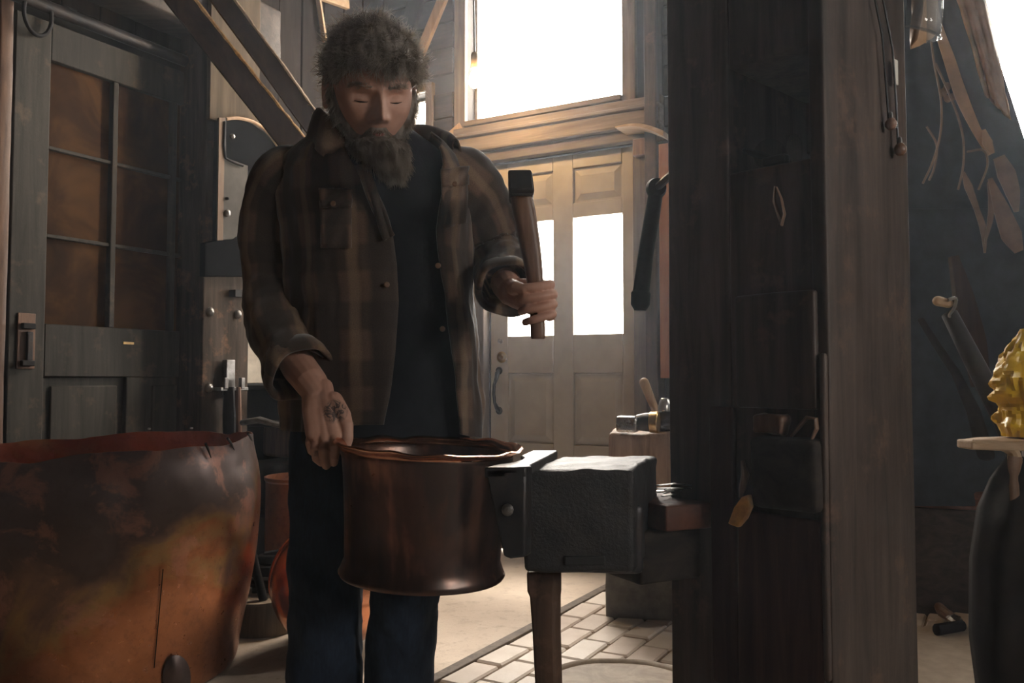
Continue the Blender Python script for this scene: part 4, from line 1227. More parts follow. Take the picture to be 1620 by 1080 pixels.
# ---- strands
def strands(roots, dirs, length, width, curl=.3, grav=.0, seed=1, K=5, flow=None, freq=60):
    roots = np.asarray(roots, float); N = len(roots); D = np.asarray(dirs, float)
    D = D / np.linalg.norm(D, axis=1, keepdims=True)
    length = np.broadcast_to(length, (N,))
    P = np.zeros((N, K + 1, 3)); P[:, 0] = roots; d = D.copy()
    ph = np.random.default_rng(seed).normal(0, 1, (N, 3))
    for k in range(K):
        nz = np.stack([vnoise(P[:, k] * freq + 7.3 * a, seed + a) for a in range(3)], 1)
        d = d + nz * curl + ph * curl * .25 + np.array([0, 0, -grav])
        if flow is not None: d = d + flow(P[:, k]) * .35
        d = d / np.linalg.norm(d, axis=1, keepdims=True)
        P[:, k + 1] = P[:, k] + d * (length / K)[:, None]
    V = np.zeros((N, K + 1, 3, 3))
    ref = np.array([.31, .77, .55])
    for k in range(K + 1):
        t_ = P[:, min(k + 1, K)] - P[:, max(k - 1, 0)]; t_ /= np.linalg.norm(t_, axis=1, keepdims=True) + 1e-12
        a = np.cross(t_, ref); a /= np.linalg.norm(a, axis=1, keepdims=True) + 1e-12
        b = np.cross(t_, a); wd = np.broadcast_to(width, (N,)) * (1 - .85 * (k / K) ** 1.5)
        for j in range(3):
            an = 2 * PI * j / 3
            V[:, k, j] = P[:, k] + (a * math.cos(an) + b * math.sin(an)) * wd[:, None]
    idx = np.arange(N * (K + 1) * 3).reshape(N, K + 1, 3)
    F = np.stack([idx[:, :-1, :], np.roll(idx, -1, 2)[:, :-1, :], np.roll(idx, -1, 2)[:, 1:, :], idx[:, 1:, :]], 4 - 1).reshape(-1, 4)
    return V.reshape(-1, 3), [tuple(r) for r in F.tolist()]

# hair: a lumpy cap on the scalp, then locks
def hair_mask(D, P):
    z, y, x = P[:, 2], P[:, 1], P[:, 0]
    az = np.arctan2(np.abs(x), -y)                       # 0 = face, pi = nape
    line = np.interp(az, [0, .5, .95, 1.25, 1.6, 2.1, 3.2], [.058, .056, .036, .012, .022, -.030, -.065])
    return sstep(-.008, .012, z - line)
HM = hair_mask(HD, HP)
nrm = HD / np.array([.076, .096, .116]); nrm /= np.linalg.norm(nrm, axis=1, keepdims=True)
lump = fbm(HP * 38, 5, 3)
topness = np.clip(HP[:, 2] / .116, 0, 1)
thick = .012 + .010 * topness + .012 * lump + .012 * sstep(.02, .07, HP[:, 2]) * (1 - topness ** 4)
CAPP = HP + nrm * (-.012 + (thick + .012) * HM)[:, None]
m = MB(); m.grid(hw(CAPP).reshape(hshape[0], hshape[1], 3), False, True)
hb = build('hair', m, MT['hair'], man, auto=0); hb['label'] = 'short tousled greying brown hair, rim-lit from behind'
rr = np.random.default_rng(3)
cand = np.where(HM > .6)[0]
def pick(n, wgt): 
    p = wgt / wgt.sum(); return rr.choice(cand, n, p=p)
area = np.sin(np.arccos(np.clip(HD[cand, 2], -1, 1))) + .02
def locks(n, L0, L1, width, nrm_w, fwd_w, up_w, curl, grav, seed, sel=None, freq=45):
    wgt = area * (sel(HP[cand]) if sel else 1.0)
    ii = pick(n, wgt)
    jit = rr.normal(0, .0015, (n, 3))
    root = HP[ii] + nrm[ii] * (thick[ii] * rr.uniform(.2, .95, n))[:, None] + jit
    d = nrm[ii] * nrm_w + np.array([0, -1, -.15]) * fwd_w + np.array([0, 0, 1]) * up_w + rr.normal(0, .28, (n, 3))
    d = d + np.stack([vnoise(root * 34 + 9.1 * a, 90 + a) for a in range(3)], 1) * .95      # locks part and clump
    dw = d @ HRn.T
    return strands(hw(root), dw, rr.uniform(L0, L1, n), rr.uniform(.6, 1.2, n) * width, curl, grav, seed, 6, freq=freq)
m = MB()
def addm(vf): m.add(vf[0], vf[1])
addm(locks(5600, .022, .042, .00085, .35, .50, .05, .65, .06, 1, None, 45))                                         # all over
addm(locks(1700, .026, .044, .0009, .5, .15, .25, .8, .0, 2, lambda P: (P[:, 2] > .06) * 1.0, 60))         # tousled crown
addm(locks(1500, .038, .062, .0007, .18, .80, -.55, .55, .16, 4, lambda P: ((P[:, 1] < -.045) & (P[:, 2] > .05)) * 1.0))   # fringe
addm(locks(350, .028, .05, .0005, 1.0, .0, .35, .7, .0, 6, lambda P: (P[:, 2] > .0) * 1.0, 60))          # fly-away hairs
o = build('locks', m, MT['hair'], hb, auto=0, recalc=False); o['kind'] = 'stuff'

# beard: cap on the jaw, hanging body, strands
def beard_mask(P):
    x, y, z = P.T
    az = np.arctan2(np.abs(x), -y)
    line = np.interp(az, [0, .18, .42, .6, .85, 1.1, 1.4, 1.62], [-.049, -.048, -.070, -.068, -.046, -.016, .012, .016])
    return sstep(.004, -.010, z - line) * sstep(1.75, 1.55, az)
BMK = beard_mask(HP)
lump = fbm(HP * 45, 15, 3)
bth = .010 + .010 * sstep(-.05, -.1, HP[:, 2]) + .005 * lump
bth = bth * (1 - .75 * G(HP, (0, -.1, -.060), (.014, .05, .004)))
m = MB(); m.grid(hw(HP + nrm * (-.012 + (bth + .012) * BMK)[:, None]).reshape(hshape[0], hshape[1], 3), False, True)
ringsB = [(598, 222, 26, 1.715, .030), (600, 229, 44, 1.690, .050), (604, 238, 42, 1.668, .052), (611, 249, 34, 1.655, .045), (617, 260, 26, 1.650, .036), (621, 268, 18, 1.650, .027), (624, 275, 9, 1.652, .016), (625, 279, 3, 1.655, .006)]
RB = bez([(at(px, py, Y).x, at(px, py, Y).y, at(px, py, Y).z, hwid / FPX * Y, dp) for px, py, hwid, Y, dp in ringsB], 40)
A = np.linspace(0, 2 * PI, 72, endpoint=False)
R = []
for x, y, z, a, b in RB:
    q = np.stack([x + a * np.sin(A), y - b * np.cos(A), np.full(72, z)], 1)
    l = fbm(q * np.array([70, 70, 16]), 25, 3) * .005
    q[:, 0] += np.sin(A) * l; q[:, 1] -= np.cos(A) * l
    R.append(q)
R = np.array(R); m.grid(R, False, True)
bb = build('beard', m, MT['beard'], man, auto=0); bb['label'] = 'long full greying beard'
m = MB()
# strands on the hanging body
n = 5200
ki = rr.integers(4, 38, n); ja = rr.integers(0, 72, n)
keep = np.cos(A[ja]) > -.35; ki, ja = ki[keep], ja[keep]; n = len(ki)
root = R[ki, ja] + rr.normal(0, .002, (n, 3)); out = np.stack([np.sin(A[ja]), -np.cos(A[ja]), np.zeros(n)], 1)
cx_ = np.array([RB[min(k + 6, 40)][:3] for k in ki]) - np.array([RB[k][:3] for k in ki]); cx_ /= np.linalg.norm(cx_, axis=1, keepdims=True)
d = cx_ * 1.0 + out * rr.uniform(-.1, .20, n)[:, None] + rr.normal(0, .10, (n, 3))
addm(strands(root, d, rr.uniform(.014, .030, n), rr.uniform(.5, 1.0, n) * .0007, .2, .14, 31, 5, freq=70))
# strands on the cheeks and moustache
cb = np.where(BMK > .5)[0]; ii = rr.choice(cb, 3600)
root = HP[ii] + nrm[ii] * (bth[ii] * .7)[:, None]
d = nrm[ii] * .5 + np.array([0, -.25, -1.0]) * .9 + rr.normal(0, .22, (len(ii), 3))
d[:, 0] += np.sign(root[:, 0]) * .25 * (np.abs(root[:, 0]) < .03)
addm(strands(hw(root), d @ HRn.T, rr.uniform(.010, .022, len(ii)), .0007, .3, .06, 33, 4, freq=80))
o = build('whiskers', m, MT['beard'], bb, auto=0, recalc=False); o['kind'] = 'stuff'
# eyebrows
m = MB()
for sx in (-1, 1):
    n = 130; tt = rr.uniform(0, 1, n)
    x = sx * (.014 + .042 * tt); z = .0235 + .006 * np.sin(tt * 2.2) - .004 * tt ** 3 + rr.normal(0, .0028, n)
    # nearest head surface point in front
    F_ = HP[HP[:, 1] < -.03]
    y = np.array([F_[np.argmin((F_[:, 0] - a) ** 2 + (F_[:, 2] - b) ** 2), 1] for a, b in zip(x, z)]) - .001
    d = np.stack([sx * np.full(n, .9), np.full(n, -.35), .35 - .7 * tt], 1) + rr.normal(0, .2, (n, 3))
    addm(strands(hw(np.stack([x, y, z], 1)), d @ HRn.T, rr.uniform(.006, .010, n), .00045, .15, 0, 41, 3))
o = build('eyebrows', m, MT['hair'], man, auto=0, recalc=False); o['kind'] = 'stuff'
MT['lash'] = plain('dark_lash', (.016, .011, .009), .7, .1, spec=.1, bump=0)
# lashes: the dark line of the lowered lids
m = MB()
for sx in (-1, 1):
    F_ = HP[HP[:, 1] < -.03]; pts = []
    for k in np.linspace(-1, 1, 11):
        x = sx * .034 + .0125 * k; z = -.0042 - .0018 * (1 - k * k) + .0008
        y = F_[np.argmin((F_[:, 0] - x) ** 2 + (F_[:, 2] - z) ** 2), 1] - .0022
        pts.append((x, y, z))
    m = MB(); m.tube(hw(np.array(pts)), [.0004 + .0013 * (1 - abs(k)) for k in np.linspace(-1, 1, 11)], 6)
    build('eyelashes', m, MT['lash'], man, auto=0)

# lower lip showing through the beard
m = MB(); F_ = HP[HP[:, 1] < -.03]; pts = []
for k in np.linspace(-1, 1, 9):
    x = .015 * k; z = -.0655 + .0015 * k * k; y = F_[np.argmin((F_[:, 0] - x) ** 2 + (F_[:, 2] - z) ** 2), 1] - .006
    pts.append((x, y, z))
m.tube(hw(np.array(pts)), [(.0008 + .0034 * (1 - k * k)) for k in np.linspace(-1, 1, 9)], 8, round_ends=True)
build('lip', m, plain('lip_skin', (.33, .14, .115), .45, .1, 30, bump=0), man, auto=0)

# ---- torso profile: z -> centre x, y, half width, half depth
TZ = [.80, .90, 1.00, 1.10, 1.20, 1.28, 1.35, 1.40, 1.435, 1.462, 1.485, 1.505]
TX = [-.288, -.286, -.288, -.292, -.296, -.300, -.304, -.306, -.307, -.307, -.306, -.305]
TY = [1.915, 1.915, 1.912, 1.908, 1.900, 1.893, 1.885, 1.880, 1.873, 1.865, 1.856, 1.848]
TA = [.206, .207, .203, .199, .199, .203, .207, .203, .183, .152, .116, .088]
TB = [.152, .155, .156, .155, .152, .150, .146, .138, .124, .108, .094, .084]
def tor(z): return [float(np.interp(z, TZ, q)) for q in (TX, TY, TA, TB)]
def ring_pt(th, z, off=0.0):
    """th 0 = front, positive towards image right"""
    cx, cy, a, b = tor(z)
    s_, c_ = np.sin(th), np.cos(th)
    return np.stack([cx + (a + off) * np.sign(s_) * np.abs(s_) ** .92, cy - (b + off) * np.sign(c_) * np.abs(c_) ** .85, np.broadcast_to(z, np.shape(th))], -1)
# T-shirt
zs_ = np.concatenate([np.linspace(.79, 1.43, 44), np.linspace(1.44, 1.50, 8)]); A = np.linspace(0, 2 * PI, 96, endpoint=False)
m = MB(); R = []
for z in zs_:
    q = ring_pt(A, z, -.014)
    l = fbm(np.stack([A * 2.2, np.full(96, z * 5 + 0.0), A * 0 + 2], 1) + np.stack([np.zeros(96), A * .8, np.zeros(96)], 1), 51, 3) * .007 * (z < 1.42)
    q[:, 1] += -np.cos(A) * l; q[:, 0] += np.sin(A) * l; R.append(q)
m.grid(np.array(R), False, True, flip=True)
o = build('t_shirt', m, MT['tee'], man, auto=0); o['label'] = 'dark navy T-shirt'
sd = o.modifiers.new('t', 'SOLIDIFY'); sd.thickness = .003; sd.offset = -1

# ---- overshirt: open shell round the trunk
LE = [(230, 548), (255, 560), (280, 575), (330, 600), (370, 618), (420, 624), (480, 626), (560, 622), (620, 617), (690, 611), (760, 606)]
RE = [(200, 672), (230, 684), (260, 689), (300, 690), (360, 683), (420, 687), (480, 694), (560, 703), (620, 709), (690, 717), (760, 724)]
def edge_theta(tab, sgn):
    out = []
    for py, px in tab:
        # find th, z so that the ring point projects on the pixel
        zlo = .79; best = None
        for it in range(60):
            z = .79 + (1.5 - .79) * it / 59
            cx, cy, a, b = tor(z)
            for th in np.linspace(-1.4, 1.4, 113):
                q = ring_pt(np.array(th), z)
                u_ = 810 + FPX * q[0] / q[1]; v_ = 600 - FPX * (q[2] - CAM_H) / q[1]
                e = (u_ - px) ** 2 + (v_ - py) ** 2
                if best is None or e < best[0]: best = (e, th, z)
        out.append((best[2], best[1]))
    out.sort(); return [q[0] for q in out], [q[1] for q in out]
LEz, LEt = edge_theta(LE, -1); REz, REt = edge_theta(RE, 1)
zs_ = np.concatenate([np.linspace(.835, 1.40, 70), np.linspace(1.408, 1.488, 13)]); NT_ = 150
R = []; UVs = []
for i, z in enumerate(zs_):
    tl = float(np.interp(z, LEz, LEt)); tr_ = float(np.interp(z, REz, REt))
    th = np.linspace(tr_, 2 * PI + tl, NT_)
    fr = np.abs((th - PI)) / PI
    # long vertical folds, diagonal creases, flare towards the hem
    low = sstep(1.25, .85, z)
    f1 = fbm(np.stack([th * 3.6, np.full(NT_, z * 1.6), np.zeros(NT_)], 1), 61, 3) * (.005 + .018 * low)
    f2 = fbm(np.stack([th * 2.0 + z * 9, np.full(NT_, z * 9) - th * 2, np.zeros(NT_) + 4], 1), 63, 3) * .008 * sstep(1.47, 1.38, z)
    edge = np.minimum(np.arange(NT_), NT_ - 1 - np.arange(NT_)) / 10.0
    lift = np.exp(-edge * edge) * (.012 + .010 * low)
    off = .008 + f1 + f2 + lift + low * .006
    q = ring_pt(th, z, 0.0)
    q[:, 0] += np.sin(th) * off; q[:, 1] -= np.cos(th) * off
    q[:, 2] += (-.016 * np.sin((th - 1.2) * 1.0) + .010 * np.sin(th * 3 + 1)) * sstep(.95, .835, z)
    R.append(q); UVs.append(np.stack([(th - PI) * .20, np.full(NT_, z)], 1))
R = np.array(R)
m = MB(); m.grid(R, uv=np.array(UVs), flip=True)
jk = build('overshirt', m, MT['plaid'], man, uv=True, auto=0); jk['label'] = 'open brown and black plaid flannel overshirt'
sd = jk.modifiers.new('t', 'SOLIDIFY'); sd.thickness = .005; sd.offset = -1
# sleeves
def sleeve(ctrl, radii, seed, u0, nL=70, m_=56, wr=.008):
    C = bez([tuple(c) for c in ctrl], nL); Rr = bez([(r,) for r in radii], nL)
    m = MB(); m.tube([tuple(c) for c in C], [float(r[0]) for r in Rr], m_, False, uv=True)
    V = m.verts(); V = V.reshape(nL + 1, m_, 3); Cn = np.array(C)[:, None, :]
    Lk = np.concatenate([[0], np.cumsum(np.linalg.norm(np.diff(np.array(C), axis=0), axis=1))])
    d = V - Cn; r = np.linalg.norm(d, axis=2, keepdims=True); d = d / r
    AA = np.linspace(0, 2 * PI, m_, endpoint=False)
    P = np.stack(np.broadcast_arrays(np.cos(AA)[None, :] * 1.3, np.sin(AA)[None, :] * 1.3, (Lk * 13)[:, None] + np.cos(AA + 1)[None, :] * .8), 2)
    f = fbm(P.reshape(-1, 3), seed, 3).reshape(nL + 1, m_)
    f = np.sign(f) * np.abs(f) ** .8
    P2 = np.stack(np.broadcast_arrays(np.cos(AA)[None, :] * 2.4, np.sin(AA)[None, :] * 2.4, (Lk * 30)[:, None] + np.sin(AA * 1)[None, :] * 1.4), 2)
    f2 = fbm(P2.reshape(-1, 3), seed + 3, 2).reshape(nL + 1, m_)
    amt = wr * (0.35 + sstep(0, .35, np.linspace(0, 1, nL + 1)))[:, None]
    V = V + d * (f * amt + f2 * amt * .35)[..., None]
    uv = np.stack(np.broadcast_arrays((AA * .075)[None, :] + u0, Lk[:, None]), 2)
    mm = MB(); mm.grid(V, False, True, uv=uv)
    o = build('sleeve', mm, MT['plaid'], jk, uv=True, auto=0)
    sd = o.modifiers.new('t', 'SOLIDIFY'); sd.thickness = .005; sd.offset = -1
    return o, C
CUR = at(470, 588, 1.745)
sleeve([(-.445, 1.885, 1.432), SHR + V3((.008, 0, .0)), at(436, 330, 1.90), at(432, 430, 1.915), at(436, 490, 1.88), at(450, 545, 1.81), CUR], [.050, .082, .074, .070, .070, .066, .063], 71, 0.03)
CUL = at(800, 452, 1.815)
sleeve([(-.165, 1.885, 1.432), SHL + V3((-.008, 0, .0)), at(758, 325, 1.92), at(781, 385, 1.955), at(793, 420, 1.92), CUL], [.050, .082, .072, .066, .063, .057], 77, 0.09)
def cuff(c, ax, r, L, seed, tilt=0):
    ax = V3(ax).normalized(); m = MB()
    prof = [(r - .004, -L * .5), (r + .003, -L * .42), (r + .008, 0), (r + .007, L * .40), (r + .003, L * .5), (r - .003, L * .46), (r - .007, L * .2), (r - .008, -L * .4)]
    m.lathe(prof, (0, 0, 0), 60); V = m.verts()
    AA = np.arctan2(V[:, 1], V[:, 0]); V[:, 2] += .006 * np.sin(AA * 2 + seed) + .003 * np.sin(5 * AA)
    l = 1 + .05 * np.sin(2 * AA + seed) + .03 * np.sin(5 * AA + seed); V[:, :2] *= l[:, None]
    Mq = np.array(ax.to_track_quat('Z', 'Y').to_matrix()); V = V @ Mq.T + np.array(c)
    mm = MB(); mm.add(V, m.f, np.stack([AA * .07, V[:, 2]], 1)); return build('cuff', mm, MT['plaid'], jk, uv=True, auto=0)
cuff(at(471, 582, 1.755), WRR - at(452, 540, 1.82), .064, .062, 1.0)
cuff(at(801, 452, 1.81), WRL - at(788, 415, 1.93), .059, .060, 2.0)
# collar: stands up round the neck and folds over, long points in front
R = []; UVs = []; nS = 90
tl = float(np.interp(1.478, LEz, LEt)); tr_ = float(np.interp(1.478, REz, REt))
for k in range(nS):
    s_ = k / (nS - 1); th = tr_ + (2 * PI + tl - tr_) * s_
    e = 1 - min(s_, 1 - s_) / .22; e = max(0, e)                       # 1 at the front points
    zb_ = 1.488 - .055 * e * e
    base = ring_pt(np.array(th), zb_, .006)
    out = np.array([math.sin(th), -math.cos(th), 0.0])
    stand = .046 - .008 * e
    prof = [(0, 0), (-.006, .02), (-.006, stand * .8), (.002, stand), (.010, stand * .85), (.018 + .003 * e, stand * .2 - .012 * e), (.024 + .002 * e, -.022 - .036 * e)]
    row = []
    for i, (o_, zz_) in enumerate(prof):
        wv = .003 * math.sin(k * .55 + i) * (i > 3)
        row.append(base + out * (o_ + wv) + np.array([0, 0, zz_]))
    R.append(row); UVs.append([(th * .12, .09 + .02 * i) for i in range(len(prof))])
m = MB(); m.grid(np.array(R), uv=np.array(UVs))
o = build('collar', m, MT['plaid'], jk, uv=True, auto=0)
ss = o.modifiers.new('s', 'SUBSURF'); ss.levels = 1; ss.render_levels = 1
sd = o.modifiers.new('t', 'SOLIDIFY'); sd.thickness = .004; sd.offset = 0
# lapel roll along the image-left edge, placket along the other, pockets and buttons
def jp(px, py, out=.02):
    """point on the overshirt seen at a pixel"""
    o = V3((0, 0, CAM_H)); d = at(px, py, 1.0) - o
    for tt in np.linspace(1.5, 2.0, 500):
        q = o + d * tt; cx, cy, a, b = tor(q.z)
        if ((q.x - cx) / (a + out)) ** 2 + ((q.y - cy) / (b + out)) ** 2 < 1: return q
    return o + d * 1.75
def patch(name, pts2, out, thick_, n=10):
    """a bilinear cloth patch over 4 pixel corners: tl, tr, br, bl"""
    (a, b, c, d) = [np.array(p, float) for p in pts2]; R = []; U = []
    for i in range(n + 1):
        row = []; ur = []
        for j in range(n + 1):
            s_, t_ = j / n, i / n
            p = (a * (1 - s_) + b * s_) * (1 - t_) + (d * (1 - s_) + c * s_) * t_
            row.append(tuple(jp(p[0], p[1], out + .003 * math.sin(j * .9 + i * .6)))); ur.append((p[0] / 700, p[1] / 700))
        R.append(row); U.append(ur)
    m = MB(); m.grid(R, uv=np.array(U)); o = build(name, m, MT['plaid'], jk, uv=True, auto=0)
    sd = o.modifiers.new('t', 'SOLIDIFY'); sd.thickness = thick_; sd.offset = 0; return o
patch('pocket', [(698, 282), (741, 276), (738, 352), (702, 362)], .026, .004)
patch('pocket_flap', [(697, 268), (743, 262), (741, 292), (700, 296)], .031, .005)
patch('pocket', [(506, 318), (556, 318), (556, 392), (508, 392)], .026, .004)
patch('pocket_flap', [(505, 298), (558, 298), (556, 328), (507, 328)], .031, .005)
patch('placket', [(562, 262), (580, 258), (624, 372), (608, 380)], .032, .007)
for px, py in ((720, 291), (527, 322), (693, 420), (700, 520), (612, 450)):
    c = jp(px, py, .038); m = MB(); m.lathe([(0, .002), (.004, .0025), (.0056, .0015), (.006, 0), (.005, -.002), (0, -.002)], c, 14, Matrix.Rotation(PI / 2, 4, 'X')); build('button', m, MT['leather'], jk)

# ---- jeans and boots
def trouser():
    m = MB(); NA = 72; A = np.linspace(0, 2 * PI, NA, endpoint=False)
    for sgn, pts in ((-1, [(-.375, 1.92, 1.00, .112, .125), (-.385, 1.92, .90, .108, .118), (-.395, 1.91, .80, .098, .108), (-.402, 1.895, .68, .088, .097), (-.404, 1.88, .56, .081, .088), (-.405, 1.872, .49, .079, .084), (-.407, 1.885, .40, .080, .083), (-.410, 1.905, .28, .081, .085), (-.412, 1.92, .15, .080, .088), (-.413, 1.925, .05, .084, .096)]),
                     (1, [(-.235, 1.92, 1.00, .112, .125), (-.228, 1.92, .90, .108, .118), (-.225, 1.91, .80, .094, .106), (-.226, 1.892, .68, .083, .095), (-.230, 1.872, .56, .076, .087), (-.233, 1.862, .49, .075, .083), (-.240, 1.88, .40, .075, .082), (-.248, 1.905, .28, .076, .084), (-.255, 1.925, .15, .078, .088), (-.258, 1.93, .05, .082, .096)])):
        P = bez(pts, 90); R = []
        for k, (x, y, z, a, b) in enumerate(P):
            Q = np.stack([np.cos(A) * 1.6 + sgn, np.sin(A) * 1.6, np.full(NA, z * 12) + np.cos(A + sgn) * .9], 1)
            l = fbm(Q, 81, 3); l = np.sign(l) * np.abs(l) ** .8 * (.007 + .006 * math.exp(-((z - .50) / .12) ** 2) + .012 * sstep(.25, .06, z))
            R.append(np.stack([x + (a + l) * np.cos(A), y + (b + l) * np.sin(A), np.full(NA, z)], 1))
        m.grid(np.array(R), False, True, flip=True)
        base = m.n - 91 * NA
        m.f.append(tuple(base + j for j in range(NA)))
    o = build('jeans', m, MT['denim'], man, auto=0); o['label'] = 'dark blue jeans'
    sd = o.modifiers.new('t', 'SOLIDIFY'); sd.thickness = .003; sd.offset = -1
trouser()
for x, tw in ((-.413, -.18), (-.255, .2)):
    m = MB(); Mz = Matrix.Rotation(tw, 4, 'Z')
    prof = [(.10, .045, .11), (.06, .050, .115), (.0, .047, .10), (-.05, .049, .085), (-.10, .050, .065), (-.145, .046, .052), (-.175, .030, .040), (-.185, .010, .030)]
    R = []
    for y, a, h in prof:
        R.append([tuple(Mz @ V3((a * math.cos(q) * (1 if math.sin(q) > 0 else 1.05), y, max(.012, .012 + (h - .012) * (.5 + .5 * math.sin(q)) if True else 0)))) for q in np.linspace(0, 2 * PI, 20, endpoint=False)])
    R = np.array(R) + np.array([x, 1.93, 0]); m.rings(R)
    m.tube([(x, 1.94, .07), (x, 1.945, .16)], [(.048, .056), (.05, .056)], 18)
    bt = build('boot', m, MT['leather_dark'], man)
    m = MB(); R = []
    for z in (0.0, .016):
        R.append([tuple(Mz @ V3((.053 * math.cos(q) * (1 - .25 * max(0, -math.sin(q)) ** 3), -.042 + .148 * math.sin(q), z))) for q in np.linspace(0, 2 * PI, 28, endpoint=False)])
    m.rings(np.array(R) + np.array([x, 1.93, .0005])); build('sole', m, MT['cable'], bt)

# ---- the hammer in his raised fist
ham = thing('hammer', 'long-handled hammer held upright in the man\'s raised fist', 'hammer', shaft(535))
m = MB(); R = []
for py, w_, d_ in ((536, .0125, .0125), (530, .0142, .0142), (505, .0145, .0145), (470, .0150, .0160), (430, .0170, .019), (395, .0195, .022), (360, .0215, .024), (335, .0225, .025), (325, .0222, .025), (308, .0215, .025)):
    c = shaft(py) + V3((.006 * math.sin((535 - py) / 60.0), 0, 0)); R.append([tuple(c + V3((w_ * np.sign(math.cos(a)) * abs(math.cos(a)) ** .7, d_ * np.sign(math.sin(a)) * abs(math.sin(a)) ** .7, 0))) for a in np.linspace(0, 2 * PI, 24, endpoint=False)])
m.rings(bez([tuple(np.array(r).reshape(-1)) for r in R], 40) and np.array([np.array(q).reshape(24, 3) for q in bez([np.array(r).reshape(-1) for r in R], 40)]))
build('handle', m, MT['handle'], ham)
c0, c1 = shaft(314) + V3((-.003, 0, 0)), shaft(279) + V3((-.003, 0, 0))
m = MB(); R = []
for f_, w_, d_ in ((0, .0225, .05), (.12, .0235, .056), (.85, .0225, .058), (1, .0205, .055)):
    c = c0.lerp(c1, f_); R.append([tuple(c + V3((sx * w_, sy * d_, 0))) for sx, sy in ((-1, -1), (1, -1), (1, 1), (-1, 1))])
m.rings(R); build('head', m, MT['iron'], ham, bevel=.003)
# ================================================================== belts, lamps, benches, hanging leather
def strip(name, pts, width, thick_, mat, parent=None, loc=None, side=(0, 0, 1), n=30, taper=None, bevel=0):
    """flat strap along a path: width along `side`"""
    C = bez([tuple(p) for p in pts], n)
    k = len(C); wd = [width * (float(np.interp(i / (k - 1), np.linspace(0, 1, len(taper)), taper)) if taper else 1) for i in range(k)]
    m = MB(); R = []
    for i, p in enumerate(C):
        p = Vector(p); t_ = (Vector(C[min(i + 1, k - 1)]) - Vector(C[max(i - 1, 0)])).normalized()
        s_ = Vector(side); s_ = (s_ - t_ * s_.dot(t_)).normalized(); nn = t_.cross(s_)
        a, b = s_ * (wd[i] / 2), nn * (thick_ / 2)
        R.append([tuple(p + a + b), tuple(p + a - b), tuple(p - a - b), tuple(p - a + b)])
    m.rings(R)
    return build(name, m, mat, parent, loc=loc if loc is not None else (C[-1] if parent is None else None), bevel=bevel)

# ---- two leather drive belts running down to a pulley behind the man
for k, (pts, wd, lab) in enumerate((([at(-7, -368, 2.95), at(139, -184, 2.95), at(285, 1, 2.95), at(372, 112, 2.95), at(460, 222, 3.05), at(540, 322, 3.32)], .115, 'wide leather drive belt with a frayed edge coloured as lit golden, crossing the tan board'),
                                   ([at(110, -335, 3.05), at(231, -167, 3.05), at(352, 1, 3.05), at(425, 100, 3.05), at(494, 195, 3.15), at(575, 300, 3.32)], .105, 'second leather drive belt with an edge coloured pale as if lit, running beside the frayed one'))):
    th = thing('drive_belt', lab, 'belt', pts[-1])
    d = (pts[-1] - pts[0]).normalized(); sd = Vector((d.z, 0, -d.x)).normalized() * .72 + Vector((0, -.70, 0))
    if k: sd = Vector((d.z, 0, -d.x)).normalized() * .66 + Vector((0, -.75, 0))
    strip('band', pts, wd, .007, MT['belt'], th, side=sd)
    s_ = (sd - d * sd.dot(d)).normalized()
    if (s_.x < 0): s_ = -s_
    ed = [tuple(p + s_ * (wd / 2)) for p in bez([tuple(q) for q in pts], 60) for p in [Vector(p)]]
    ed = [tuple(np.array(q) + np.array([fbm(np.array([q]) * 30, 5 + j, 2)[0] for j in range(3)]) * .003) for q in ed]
    m = MB(); m.tube(ed, [.0065 + .003 * random.random() for _ in ed], 6); e = build('frayed_lit_edge', m, MT['lit_belt_edge'] if k == 0 else plain('pale_lit_belt_edge', (.55, .40, .26), .7, .3, 50), th)  # light along the belt edge is painted as this tube's colour
    m = MB()
    for q in range(26):
        p = Vector(random.choice(ed)); L = random.uniform(.02, .07)
        m.tube([p, p + Vector((random.uniform(-.01, .015), -.004, -L * .5)), p + Vector((random.uniform(-.015, .02), -.004, -L))], [.0008, .0007, .0003], 4)
    o = build('loose_threads', m, MT['lit_belt_edge'], e); o['kind'] = 'stuff'
pc0 = at(570, 350, 3.42)
pl_ = thing('belt_pulley', 'iron belt pulley on a shaft behind the man', 'pulley', pc0)
MY = Matrix.Rotation(math.atan2(-.6, .8), 4, 'Z') @ Matrix.Rotation(PI / 2, 4, 'X')
m = MB(); m.lathe([(.105, -.13), (.12, -.125), (.125, 0), (.12, .125), (.105, .13), (.11, 0), (.105, -.13)], pc0, 40, MY, False); build('rim', m, MT['black_iron'], pl_)
m = MB(); m.lathe([(.03, -.13), (.035, -.12), (.035, .12), (.03, .13)], pc0, 20, MY); build('hub', m, MT['black_iron'], pl_)
for a in range(4):
    d = MY.to_3x3() @ Vector((math.cos(a * PI / 2 + .4), math.sin(a * PI / 2 + .4), 0)); m = MB(); m.tube([pc0 + d * .03, pc0 + d * .112], [.014, .010], 8); build('spoke', m, MT['black_iron'], pl_)
ax = MY.to_3x3() @ Vector((0, 0, 1)); hit = 0
m = MB(); m.tube([pc0 - ax * .25, pc0 + ax * .25], .018, 12); build('shaft', m, MT['iron_worn'], pl_)
for s_ in (-.2, .2):
    q = pc0 + ax * s_; m = MB(); m.worn((q.x, q.y, q.z / 2), (.06, .06, q.z - .04), None, .1, .002, .005, 51); m.box((q.x, q.y, q.z), (.07, .07, .09)); build('stand', m, MT['black_iron'], pl_, bevel=.003)

